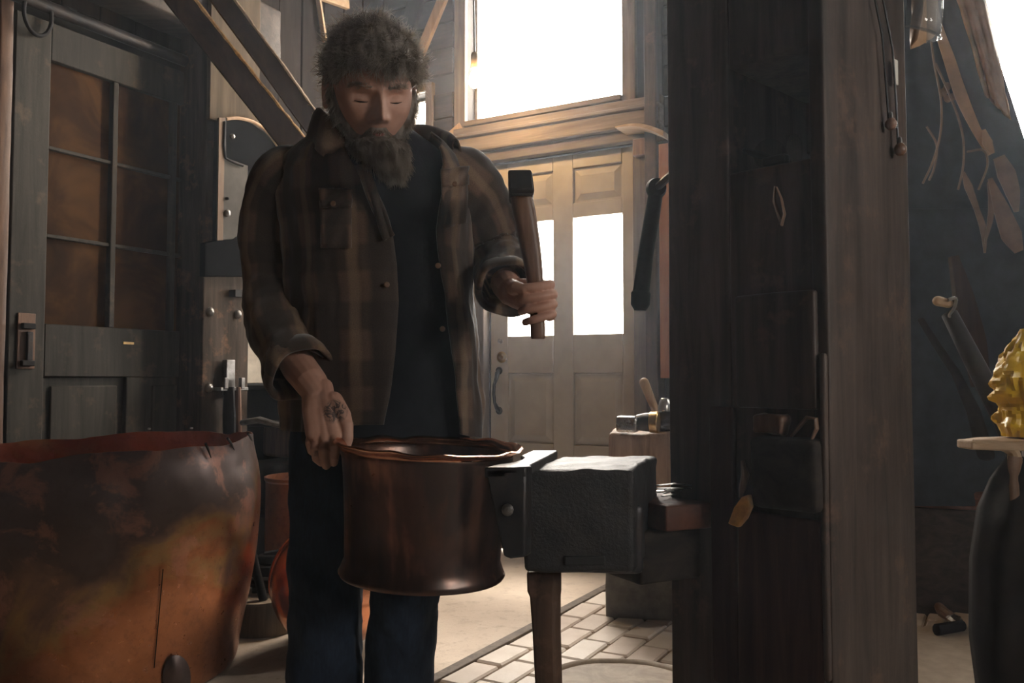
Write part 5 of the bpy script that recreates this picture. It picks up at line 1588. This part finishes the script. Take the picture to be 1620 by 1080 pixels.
# ---- bare bulb on a cable in front of the big window
bp = at(751, 128, 4.25)
lam = thing('pendant_bulb', 'lit bare bulb hanging on a thin cable before the big window', 'lamp', bp)
m = MB(); q0 = at(751, 84, 4.25); m.tube([(q0.x - .012, q0.y, HC), (q0.x - .006, q0.y, q0.z + .3), tuple(q0)], .0045, 8); build('cable', m, MT['cable'], lam)
m = MB(); m.lathe([(0, .0), (.016, .0), (.019, -.01), (.019, -.075), (.016, -.08), (0, -.08)], q0, 20); build('socket', m, plain('tan_socket', (.42, .28, .17), .6, .1), lam)
m = MB(); m.lathe([(.012, -.08), (.013, -.095), (.024, -.118), (.030, -.140), (.026, -.162), (.012, -.176), (0, -.178)], q0, 24)
t = NT('lit_bulb_glass'); t.set(color=(.9, .7, .4), emit=(1.0, .66, .30), emits=500.0); build('bulb', m, t.m, lam)
# work lamp hanging outside the view, it warms the sliding door and the vat
wl = Vector((-1.95, 1.75, 2.45))
lam = thing('work_lamp', 'enamel shade work lamp hanging near the sliding door', 'lamp', wl)
m = MB(); m.tube([(wl.x, wl.y, HC), (wl.x, wl.y, wl.z + .12)], .004, 8); build('cable', m, MT['cable'], lam)
m = MB(); m.lathe([(.02, .12), (.03, .10), (.035, .06), (.12, .0), (.155, -.03), (.152, -.033), (.115, -.004), (.03, .05), (.0, .055)], wl, 32); build('shade', m, plain('dark_enamel', (.03, .04, .035), .4, .1), lam)
m = MB(); m.lathe([(.013, .05), (.026, .02), (.031, 0), (.024, -.022), (0, -.032)], wl, 20)
t = NT('warm_bulb_glass'); t.set(color=(.9, .7, .4), emit=(1.0, .60, .27), emits=25.0); build('bulb', m, t.m, lam)

# ---- braces behind the man's head
def BW(px, py, q=.05):
    """the point of the back wall (q in front of it) seen at a pixel"""
    a_ = (px - 810) / FPX; return at(px, py, (V1 - q) / (SU * a_ + CU))
def up(p, q, z):                                  # carry the line p -> q back up to height z
    return q + (p - q) * ((z - q.z) / (p.z - q.z))
br1 = [BW(700, 0), BW(655, 108)]; br2 = [BW(660, 0, .09), BW(628, 90, .09)]
lt = [LW(498, 0, U0 + .05), LW(509, 66, U0 + .05)]
for pts, wd, mt, lab, cat in (([up(br1[0], br1[1], HC - .21), br1[1]], .060, 'pale_wood', 'pale diagonal wooden brace behind the man\'s head', 'brace'),
                         ([up(br2[0], br2[1], HC - .21), br2[1]], .11, 'plank', 'dark diagonal wooden brace beside the pale one', 'brace'),
                         ([BW(700, 228, .02), BW(732, 200, .02)], .055, 'pale_wood', 'short pale wooden block above the man\'s shoulder', 'block'),
                         ([LW(500, -8, U0 + .045), LW(545, 8, U0 + .045)], .05, 'pale_wood_h', 'pale batten end above the man\'s hair', 'batten'),
                         ([up(lt[0], lt[1], HC - .02), lt[1]], .016, 'pale_wood', 'thin grey lath beside the drive belts', 'lath')):
    sd_ = W(1, 0, 0) if cat in ('brace', 'block') else W(0, 1, 0)
    o = strip('wood_' + cat, pts, wd, .03, MT[mt], None, side=sd_ if cat != 'batten' else (0, 0, 1), n=4, bevel=.003); tag(o, lab, cat)
# ---- bright plaster patch and black shelving beyond the worn post
m = MB(); m.rbox(U0 + .024, U0 + .04, 2.95, 3.42, .93, 1.24); structure(build('trim_11', m, MT['plaster'], bevel=.004), 'pale plaster patch on the dark wall')
sh = thing('iron_shelf', 'black iron shelf unit against the wall behind the man', 'shelf', W(-3.05, 3.4, 0))
for z in (.30, .735, .915):
    m = MB(); m.rbox(-3.21, -2.80, 3.0, 3.95, z - .014, z + .008); build('shelf_board', m, MT['iron'], sh, bevel=.003)
for u_, v_ in ((-3.2, 3.015), (-2.815, 3.015), (-3.2, 3.935), (-2.815, 3.935)):
    m = MB(); m.rbox(u_ - .012, u_ + .012, v_ - .012, v_ + .012, 0, .93); build('upright', m, MT['black_iron'], sh)
m = MB(); m.rbox(-3.205, -3.195, 3.0, 3.95, .02, .93); build('back_panel', m, MT['black_iron'], sh)
m = MB(); m.tube([at(385, 668, 3.75), at(410, 664, 3.72), at(440, 672, 3.70), at(482, 676, 3.70)], [.02, .022, .017, .016], 10, flat=.7, round_ends=True)
tag(build('iron_bar', m, MT['iron_worn'], None, loc=at(440, 690, 3.70)), 'bent iron bar lying across the black shelf', 'bar')
m = MB(); m.worn(W(-3.0, 3.2, .652), (.26, .32, .15), ROOM, .03, .006, .02, 53)
tag(build('wooden_block', m, MT['handle'], None, loc=W(-3.0, 3.2, .56)), 'brown wooden block on the shelf beneath the iron bar', 'block')
m = MB(); m.worn(W(-3.0, 3.2, .440), (.28, .40, .24), ROOM, .04, .006, .02, 54); tag(build('wooden_crate', m, MT['dark_wood_h'], None, loc=W(-3.0, 3.2, .31)), 'dark wooden crate on the lowest shelf', 'crate')
# ---- copper behind the legs
cb_ = at(484, 870, 3.72); zc = at(470, 752, 3.72).z
dr = thing('copper_drum', 'tall plain copper drum standing behind the man\'s leg', 'drum', (cb_.x, 3.72, 0))
m = MB(); m.lathe([(.165, .0), (.172, .004), (.172, zc - .02), (.178, zc - .012), (.178, zc), (.170, zc), (.168, zc - .02), (.168, .01), (0, .01), (0, .0)], (cb_.x, 3.72, 0), 64); build('drum_wall', m, copper('drum_copper', .2, -.3, 1.4, 9, .34, (.62, .28, .15)), dr)
m = MB(); m.tube([(cb_.x + .174 * math.cos(a), 3.72 + .174 * math.sin(a), .10) for a in np.linspace(0, 2 * PI, 48)], .004, 6, False); build('hoop', m, MT['brass'], dr)
bc = at(530, 917, 3.08); br_ = .224
bw_ = thing('copper_bowl', 'round-bottomed copper bowl tipped on its side behind the man\'s legs', 'bowl', (bc.x, bc.y, 0))
BM2 = Vector((-.42, .85, .22)).to_track_quat('Z', 'Y').to_matrix().to_4x4()
prof = [(br_ * math.sin(a), -br_ * math.cos(a)) for a in np.linspace(.02, PI * .60, 28)]
inn_ = [((br_ - .004) * math.sin(a), -(br_ - .004) * math.cos(a)) for a in np.linspace(PI * .60, .02, 20)]
bcz = Vector((bc.x, bc.y, br_ + .002))
m = MB(); m.lathe(prof + inn_, bcz, 72, BM2, False); build('bowl_shell', m, copper('bowl_copper', .12, -.6, 1.2, 11, .22, (.78, .35, .20)), bw_)
a = PI * .60; m = MB(); cc = [bcz + BM2.to_3x3() @ Vector(((br_ + .002) * math.sin(a) * math.cos(q), (br_ + .002) * math.sin(a) * math.sin(q), -br_ * math.cos(a))) for q in np.linspace(0, 2 * PI, 60)]
m.tube(cc, .006, 8, False); build('rolled_rim', m, MT['bright_copper'], bw_)
# ---- low chopping block with tools
sb = at(412, 952, 3.28)
m = MB(); prof = [(0, 0), (.14, 0), (.145, .02), (.143, .10), (.135, .122), (0, .122)]
m.lathe(prof, (sb.x, 3.32, 0), 40); V = m.verts(); r_ = np.stack([fbm(V * 9, 60 + k, 2) for k in range(3)], 1) * .006; r_[:, 2] *= (V[:, 2] > .01); m.v = [V + r_]
tag(build('chopping_block', m, wood('dusty_round_block', (.16, .115, .08), (.36, .27, .19), 'Z', 1, .8), None, loc=(sb.x, 3.32, 0)), 'low round wooden block on the concrete beside the vat', 'block')
hd = at(412, 945, 3.24)
m = MB(); m.tube([(hd.x + .012, hd.y, .124), at(406, 905, 3.26), at(399, 870, 3.28), at(394, 835, 3.32)], [.017, .016, .015, .016], 12)
tag(build('wooden_stake', m, MT['plank'], None, loc=(hd.x, hd.y, .124)), 'grey wooden stick standing on the low round block', 'stick')
for px, py, sx, r, lab in ((428, 884, .10, .026, 'black iron tool head lying behind the wooden stick'), (424, 921, .11, .020, 'short grey rod lying on the low round block')):
    c = at(px, py, 3.40 if py < 900 else 3.32)
    m = MB()
    if py < 900:
        m.worn(c, (sx, .05, .035), None, .012, .003, .008, 55); m.tube([c + Vector((-.02, 0, .01)), c + Vector((.07, .01, .03))], [.02, .012], 8); 
        m.worn((c.x, c.y, c.z / 2 - .01), (.12, .10, c.z - .02), None, .05, .003, .008, 56)
    else:
        m.tube([c - Vector((sx / 2, 0, 0)), c + Vector((sx / 2, 0, 0))], r, 10, round_ends=True)
    tag(build('iron_tool' if py < 900 else 'iron_rod', m, MT['black_iron'] if py < 900 else MT['plank'], None, loc=c), lab, 'tool' if py < 900 else 'rod')
# ---- work stump by the back door with hammer heads
st_ = at(1030, 690, 3.45); zt3 = at(1000, 684, 3.35).z
stump = thing('work_stump', 'thick wooden work stump beside the back door', 'stump', (st_.x, 3.50, 0))
SM = Matrix.Rotation(-ANG * .35, 4, 'Z')
m = MB(); m.worn((at(1060, 700, 3.5).x, 3.52, zt3 / 2 + .12), (.48, .34, zt3 - .24), SM, .035, .009, .025, 57, (7, 7, 5)); build('trunk', m, wood('split_stump_wood', (.14, .075, .04), (.50, .31, .19), 'Z', 1, .6, .5), stump)
m = MB(); m.worn((at(1060, 700, 3.5).x, 3.53, .135), (.50, .36, .27), SM, .05, .006, .012, 58, keep_bottom=True); build('stone_base', m, plain('grey_stone', (.13, .115, .095), .8, .3, 20, bump=.4), stump)
m = MB(); m.rbox(-1.05, -.5, 2.55, 2.75, at(1040, 775, 3.3).z - .03, at(1040, 775, 3.3).z); 
hh = at(1008, 662, 3.36); hh.z = zt3 + .033
h1 = thing('sledge', 'heavy steel hammer head with brass collar lying on the work stump', 'hammer', (hh.x, hh.y, zt3 + .004))
HM1 = Matrix.Rotation(-.35, 4, 'Z')
m = MB(); m.worn(hh + HM1.to_3x3() @ Vector((-.035, 0, 0)), (.085, .075, .062), HM1, .012, .0015, .010, 59); build('face', m, MT['steel'], h1)
m = MB(); m.tube([hh + HM1.to_3x3() @ Vector((.0, 0, .006)), hh + HM1.to_3x3() @ Vector((.03, 0, .008)), hh + HM1.to_3x3() @ Vector((.055, 0, .008))], [.030, .036, .038], 18); build('neck', m, MT['iron'], h1)
m = MB(); m.tube([hh + HM1.to_3x3() @ Vector((.05, 0, .008)), hh + HM1.to_3x3() @ Vector((.085, 0, .008))], [.041, .043], 20, round_ends=False); build('collar', m, MT['brass'], h1, bevel=.004)
q = at(1052, 672, 3.42); q.z = zt3 + .042
h2 = thing('square_swage', 'square steel swage block at the back of the work stump', 'swage', (q.x, q.y, zt3))
m = MB(); m.worn(q, (.07, .07, .078), HM1, .012, .0015, .008, 61); build('body', m, MT['iron'], h2)
m = MB(); m.lathe([(0, .0), (.026, 0), (.028, .02), (.018, .05), (.012, .055), (0, .055)], q + Vector((0, 0, .036)), 18); build('head', m, MT['steel'], h2)
m = MB(); a_, b_ = at(1019, 605, 3.52), at(1046, 650, 3.58); b_.z = zt3 + .02
m.tube([b_, b_.lerp(a_, .5), a_], [.016, .017, .020], 12, round_ends=True); tag(build('mallet_handle_stub', m, MT['pale_wood'], None, loc=b_), 'pale round handle leaning behind the steel hammer head', 'handle')
# orange board, bracket and pale shelf end right of the door
m = MB(); m.rbox(-1.44, -1.12, V1 - .10, V1 - .045, at(1040, 598, 4.15).z, at(1040, 222, 4.15).z)
tag(build('orange_board', m, wood('orange_brown_board', (.22, .085, .045), (.42, .18, .095), 'Z', 1, .5, .2), None, loc=W(-1.28, V1 - .07, at(1040, 598, 4.15).z), bevel=.004), 'orange-brown board hung on the wall right of the back door', 'board')
m = MB(); R = []
for k in range(13):
    f = k / 12; p = BW(985 + 75 * f, 209 + 10 * f - 8 * math.sin(f * PI), .11); h_ = .006 + .022 * f
    n_ = W(0, 1, 0) * .10
    R.append([tuple(p - n_ + Vector((0, 0, h_ / 2))), tuple(p - n_ - Vector((0, 0, h_ / 2))), tuple(p + n_ * .9 - Vector((0, 0, h_ / 2))), tuple(p + n_ * .9 + Vector((0, 0, h_ / 2)))])
m.rings(R); tag(build('curved_plank', m, MT['pale_wood_h'], None, loc=BW(1040, 225, .1)), 'curved pale plank resting on a bracket above the orange board', 'plank')
p = BW(1018, 236, .05); m = MB(); m.box(p, (.08, .10, .085), ROOM); m.box(p + W(.06, 0, .030), (.2, .1, .03), ROOM)
tag(build('shelf_bracket', m, MT['handle'], None, loc=p - Vector((0, 0, .045)), bevel=.004), 'brown wooden bracket under the curved pale plank', 'bracket')
# ---- iron lever hanging beside the massive post
lv = thing('iron_lever', 'black iron lever with a knobbed end hanging beside the massive post', 'lever', at(1013, 490, 1.92))
m = MB(); m.tube([at(1037, 308, 1.92), at(1032, 340, 1.92), at(1022, 400, 1.92), at(1014, 462, 1.92)], [.0165, .0175, .0175, .019], 16); build('bar', m, MT['black_iron'], lv)
m = MB(); m.tube([at(1015, 458, 1.92), at(1014, 464, 1.92), at(1013, 482, 1.92), at(1012.6, 491, 1.92)], [.017, .0225, .0215, .013], 18); build('end_knob', m, MT['black_iron'], lv)
m = MB(); c = at(1038, 298, 1.92); m.lathe([(.006, -.016), (.020, -.018), (.024, 0), (.020, .018), (.006, .016)], c, 20, Matrix.Rotation(PI / 2, 4, 'X')); build('eye', m, MT['black_iron'], lv)
m = MB(); e_ = P3(PA - .03, .03, c.z); m.tube([c, c.lerp(e_, .5) + Vector((0, 0, .012)), e_], .009, 10); build('hook', m, MT['iron'], lv)
# ---- pale round block in the foreground
fb = at(985, 1060, 1.93); zf = .272
m = MB(); prof = [(0, 0), (.185, .0), (.192, .02), (.190, zf - .03), (.186, zf - .004), (.180, zf), (.172, zf - .002), (.166, zf - .007), (0, zf - .009)]
m.lathe(prof, (fb.x, 1.935, 0), 72); V = m.verts(); V = V + np.stack([fbm(V * 8, 70 + k, 2) * .006 for k in range(3)], 1) * np.array([1, 1, .6]) * (V[:, 2:3] > .01); m.v = [V]
tag(build('wooden_tub', m, wood('sunlit_pale_tub', (.36, .255, .165), (.66, .53, .38), 'Z', .6, .6, .3), None, loc=(fb.x, 1.935, 0)), 'pale round wooden block with a raised edge beside the anvil leg', 'block')

# ================================================================== right side: hides, straps, tools
def drape(name, corners, Y, nx, ny, fold, seed, mat, label, cat, thick_=.006, bulge=0.0):
    """a hanging sheet: corners tl, tr, br, bl as pixels; folds run downwards"""
    (a, b, c, d) = [np.array(p, float) for p in corners]; R = []
    for i in range(ny + 1):
        row = []
        for j in range(nx + 1):
            s_, t_ = j / nx, i / ny
            p = (a * (1 - s_) + b * s_) * (1 - t_) + (d * (1 - s_) + c * s_) * t_
            f = math.sin(s_ * 17 + seed) * .5 + float(fbm(np.array([[s_ * 6, t_ * 2.2, seed]]), 3, 2)[0])
            row.append(tuple(at(p[0], p[1], Y + fold * f * (.4 + .6 * t_) - bulge * math.sin(s_ * PI))))
        R.append(row)
    m = MB(); m.grid(R); o = build(name, m, mat, None, loc=R[-1][nx // 2], auto=0)
    sd = o.modifiers.new('t', 'SOLIDIFY'); sd.thickness = thick_; sd.offset = 0
    return tag(o, label, cat)
drape('leather_hide', [(1425, -90), (1520, -90), (1655, 330), (1415, 330)], 3.30, 34, 30, .03, 1.0, MT['canvas_dark'], 'large dark hide hanging behind the massive post, its edge crossing the window', 'hide')
drape('leather_hide', [(1420, 300), (1650, 300), (1680, 800), (1415, 800)], 3.36, 34, 24, .03, 2.3, MT['canvas_dark'], 'lower dark hide hanging behind the sticks and the yellow bag', 'hide')
drape('leather_roll', [(1490, -80), (1540, -80), (1600, 190), (1560, 150)], 3.18, 10, 24, .03, 4.0, MT['leather_tan'], 'brown rolled leather hanging along the edge of the window', 'leather', .012, .03)
def strap(label, pts, wd, Y, mat, taper=None, th_=.005, side=(1, -.3, 0), name='leather_strap', cat='strap'):
    o = strip(name, [at(px, py, Y) for px, py in pts], wd, th_, mat, None, side=side, n=28, taper=taper); return tag(o, label, cat)
strap('long tan leather strap hanging down from the flap on the post', [(1476, -10), (1484, 40), (1502, 95), (1520, 150), (1542, 200), (1566, 245)], .034, 3.0, MT['leather_tan'], [.55, .8, 1.1, 1.2, .9, .55])
strap('short tan strap end pointing down below the long tan strap', [(1556, 205), (1562, 225), (1570, 243)], .030, 2.98, MT['leather_tan'], [.4, 1.1, .5])
strap('folded tan leather tab hanging at the edge of the dark hide', [(1580, 248), (1592, 275), (1602, 305), (1608, 335)], .050, 2.94, MT['leather'], [.7, 1.15, .9, .3], .010)
strap('pointed brown leather tongue beneath the folded tan tab', [(1566, 282), (1584, 330), (1600, 372), (1612, 398)], .055, 2.96, MT['leather'], [.25, .9, 1.2, .5], .008)
strap('narrow brown leather leaf hanging left of the pointed tongue', [(1563, 288), (1568, 320), (1566, 350), (1558, 385)], .018, 2.97, MT['leather'], [.3, 1.1, 1.0, .3])
strap('looped brown leather lace with a long tail', [(1524, 272), (1532, 295), (1545, 330), (1556, 365), (1558, 400)], .022, 2.98, MT['leather'], [.4, 1.2, .8, 1.0, .3])
for k, (pts, lab) in enumerate((([(1473, 62), (1478, 100), (1489, 160), (1488, 210), (1476, 255), (1460, 290)], 'thin grey cord curving back under the post edge'),
                                ([(1480, 100), (1498, 140), (1514, 180), (1524, 220), (1524, 262), (1516, 300)], 'thin grey cord curving out to the leather lace'),
                                ([(1466, 200), (1482, 230), (1478, 265), (1470, 285)], 'short dark cord hanging between the two long cords'),
                                ([(1530, 240), (1556, 238), (1562, 262), (1548, 300)], 'small loop of cord tied to the tan strap'))):
    m = MB(); m.tube(bez([tuple(at(px, py, 2.9 + .02 * k)) for px, py in pts], 24), .0038, 7)
    tag(build('cord', m, MT['leather'], None, loc=at(*pts[-1], 2.9)), lab, 'cord')
m = MB(); m.tube(bez([tuple(at(1502 + 9 * math.cos(a), 146 + 10 * math.sin(a), 3.02)) for a in np.linspace(0, 4.8, 9)], 24), [.006 + .01 * abs(math.sin(i * .5)) for i in range(25)], 7, flat=.5)
tag(build('leather_scrap', m, MT['leather'], None, loc=at(1502, 156, 3.02)), 'crumpled grey leather scrap caught on the dark hide', 'scrap')
# leaning boards and bars
strap('brown leather bark strip leaning under the laces', [(1508, 405), (1524, 470), (1540, 540), (1552, 610)], .07, 2.75, MT['belt'], [.35, .9, 1.1, .8], .02, (1, .1, 0), 'bark_strip', 'strip')
m = MB(); m.tube([at(1457, 506, 2.5), at(1478, 540, 2.47), at(1512, 590, 2.42), at(1540, 650, 2.36), at(1560, 720, 2.3)], [.010, .012, .014, .020, .024], 10, flat=.6, round_ends=True)
tag(build('bent_rod', m, MT['plank'], None, loc=at(1560, 720, 2.3)), 'thin bent grey rod leaning beside the yellow bag', 'rod')
tr_ = thing('dark_pole', 'dark pole with a bright metal fitting leaning towards the yellow bag', 'pole', at(1618, 740, 2.25))
m = MB(); m.tube([at(1502, 496, 2.45), at(1545, 580, 2.38), at(1590, 668, 2.30), at(1618, 740, 2.25)], [.022, .026, .028, .028], 12); build('shaft', m, MT['leather_dark'], tr_)
m = MB(); m.tube([at(1484, 476, 2.45), at(1500, 480, 2.45)], [.015, .013], 10, round_ends=True); build('ferrule', m, MT['pale_wood'], tr_)
m = MB(); m.tube(bez([tuple(at(px, py, 2.43)) for px, py in ((1500, 474), (1512, 472), (1510, 486), (1502, 500), (1516, 506))], 20), .005, 8); build('clip', m, MT['steel'], tr_)
# yellow bag: crumpled, gathered at the top
yb = at(1618, 690, 2.1)
m = MB(); R = []
for i in range(34):
    f = i / 33; z = at(1618, 690, 2.1).z + (at(1618, 520, 2.1).z - at(1618, 690, 2.1).z) * f
    r0 = np.interp(f, [0, .10, .24, .30, .36, .55, .75, .90, 1], [.060, .070, .072, .060, .076, .074, .055, .034, .012])
    A = np.linspace(0, 2 * PI, 48, endpoint=False)
    q = np.stack([np.cos(A) * 2.2, np.sin(A) * 2.2, np.full(48, f * 6)], 1)
    l = fbm(q, 5, 4); l = np.abs(l) * 1.4 - .3
    rr_ = r0 * (1 + .42 * l); R.append(np.stack([yb.x + .012 + rr_ * np.cos(A) + .006 * math.sin(f * 9), 2.1 + rr_ * np.sin(A) * .9, np.full(48, z)], 1))
m.rings(np.array(R))
t = NT('yellow_plastic'); n = t.noise(26, 4, .6); t.set(color=t.ramp(n, [(.3, (.62, .36, .012)), (.7, (.86, .58, .04))]), rough=.32, spec=.5); t.bump(n, .4, .006)
tag(build('yellow_bag', m, t.m, None, loc=(yb.x, 2.1, yb.z), auto=25), 'crumpled yellow plastic bag standing on the tan wooden rail', 'bag')
# trestle with tan rail and a dark leather apron hung over it
ts = thing('trestle', 'trestle with a pale curved wooden rail under the yellow bag', 'trestle', (at(1640, 1080, 2.1).x, 2.1, 0))
R = []
for k in range(15):
    f = k / 14; p = at(1527 + 190 * f, 697 + 0 * f, 2.02 + .10 * f); h_ = .020 + .004 * math.sin(f * 3); w_ = .04 + .05 * sstep(0, .3, f)
    z = yb.z - .004
    R.append([(p.x, p.y - w_ * .7, z), (p.x, p.y + w_, z), (p.x, p.y + w_, z - h_), (p.x, p.y - w_ * .7, z - h_)])
m = MB(); m.rings(np.array(R)); build('rail', m, MT['pale_wood_h'], ts, bevel=.004)
m = MB(); m.tube(bez([tuple(at(px, py, 2.0)) for px, py in ((1540, 700), (1575, 703), (1600, 712), (1606, 728))], 16), [.008 + .008 * (i / 16) for i in range(17)], 10); build('curved_lip', m, MT['pale_wood_h'], ts)
for px in (1640, 1700):
    p = at(px, 720, 2.16); m = MB(); m.worn((p.x, p.y, (yb.z - .03) / 2), (.05, .05, yb.z - .03), None, .1, .002, .005, 71); build('leg', m, MT['dark_wood'], ts)
R = []
for i in range(36):
    f = i / 35; row = []
    for j in range(30):
        s_ = j / 29
        px0 = np.interp(f, [0, .08, .2, .4, .7, 1], [1592, 1566, 1545, 1533, 1532, 1548]); px1 = 1740
        px = px0 + (px1 - px0) * s_; py = 722 + f * 400
        bul = math.sqrt(max(0, 1 - (s_ * 2 - 1) ** 2)) * .10 * min(1, .25 + f * 3)
        row.append(tuple(at(px, py, 2.06 - bul + .012 * math.sin(s_ * 14 + f * 2))))
    R.append(row)
m = MB(); m.grid(R); o = build('leather_apron', m, plain('black_brown_leather', (.012, .008, .006), .75, .5, 6, bump=.25, spec=.12), None, loc=R[-1][15], auto=0); sd = o.modifiers.new('t', 'SOLIDIFY'); sd.thickness = .006
tag(o, 'black leather apron hanging rounded over the trestle under the yellow bag', 'apron')
m = MB(); m.tube(bez([tuple(at(px, py, 1.985)) for px, py in ((1606, 722), (1604, 760), (1607, 800), (1612, 845), (1618, 880))], 20), [.016, .018, .016, .014, .010, .010] + [.012] * 15, 10, flat=.4)
tag(build('apron_strap', m, MT['leather'], None, loc=at(1618, 880, 1.985)), 'brown leather strap hanging over the black apron', 'strap')
# chest, pale board on the floor with tools
c = at(1500, 900, 3.42)
ch = thing('tool_chest', 'dark red-brown chest against the wall behind the massive post', 'chest', W(-.05, 3.95, 0))
m = MB(); m.worn(W(-.05, 3.95, .22), (.62, .26, .43), ROOM, .06, .003, .008, 73, keep_bottom=True); build('box', m, MT['dark_wood_h'], ch)
m = MB(); m.worn(W(-.05, 3.95, .475), (.64, .28, .075), ROOM, .06, .003, .01, 74); build('lid', m, MT['red_wood'], ch)
quad = [at(1440, 1000, 2.9), at(1532, 958, 3.45), at(1556, 1085, 2.62), at(1440, 1085, 2.62)]
quad = [Vector((0, 0, CAM_H)) + (q - Vector((0, 0, CAM_H))) * ((CAM_H - .035) / (CAM_H - q.z)) for q in quad]
m = MB(); n = 4; m.add([tuple(q) for q in quad] + [(q.x, q.y, .018) for q in quad], [(0, 1, 2, 3), (7, 6, 5, 4)] + [(i, (i + 1) % 4, 4 + (i + 1) % 4, 4 + i) for i in range(4)])
t = NT('pale_scuffed_board'); n_ = t.noise(18, 5, .65); t.set(color=t.ramp(n_, [(.3, (.50, .40, .31)), (.7, (.72, .62, .51))]), rough=.3, spec=.5); t.bump(n_, .3, .006)
tag(build('floor_board', m, t.m, None, loc=(quad[3].x, quad[3].y, .018), bevel=.003), 'pale scuffed board lying on the floor between the post and the apron', 'board')
def gp(px, py, z):
    q = at(px, py, 2.0); o = Vector((0, 0, CAM_H)); return o + (q - o) * ((CAM_H - z) / (CAM_H - q.z))
m = MB(); a_, b_ = gp(1481, 996, .055), gp(1523, 989, .055); m.tube([a_, b_], [(.022, .018), (.020, .018)], 10, side=(0, 0, 1)); tag(build('cold_chisel', m, MT['black_iron'], None, loc=(a_ + b_) / 2 - Vector((0, 0, .02)), bevel=.003), 'short black chisel lying on the pale floor board', 'chisel')
fx = thing('claw_tool', 'grey steel tool with a wrapped grip behind the black chisel', 'tool', gp(1500, 980, .036))
m = MB(); m.tube([gp(1486, 960, .075), gp(1492, 968, .07), gp(1502, 974, .065)], [.018, .022, .020], 10, round_ends=True); build('grip', m, MT['leather'], fx)
m = MB(); m.tube([gp(1500, 972, .065), gp(1512, 980, .06), gp(1523, 990, .05)], [.022, .026, .014], 8, flat=.6); build('blade', m, MT['steel'], fx)
# ================================================================== haze volume added in place of bluish lens glare
t = NT('glare_haze'); t.n.remove(t.b)
vs_ = t.n.new('ShaderNodeVolumeScatter'); vs_.inputs['Color'].default_value = (.80, .89, 1.0, 1)
vs_.inputs['Density'].default_value = .0105; vs_.inputs['Anisotropy'].default_value = .55
t.l.new(vs_.outputs[0], t.out.inputs['Volume'])
m = MB(); m.rbox(U0 + .002, U1 - .002, V0 + .002, V1 - .002, .002, HC - .002)
hz = build('haze', m, t.m, None, smooth=False); structure(hz, 'thin bluish haze added in place of lens glare')
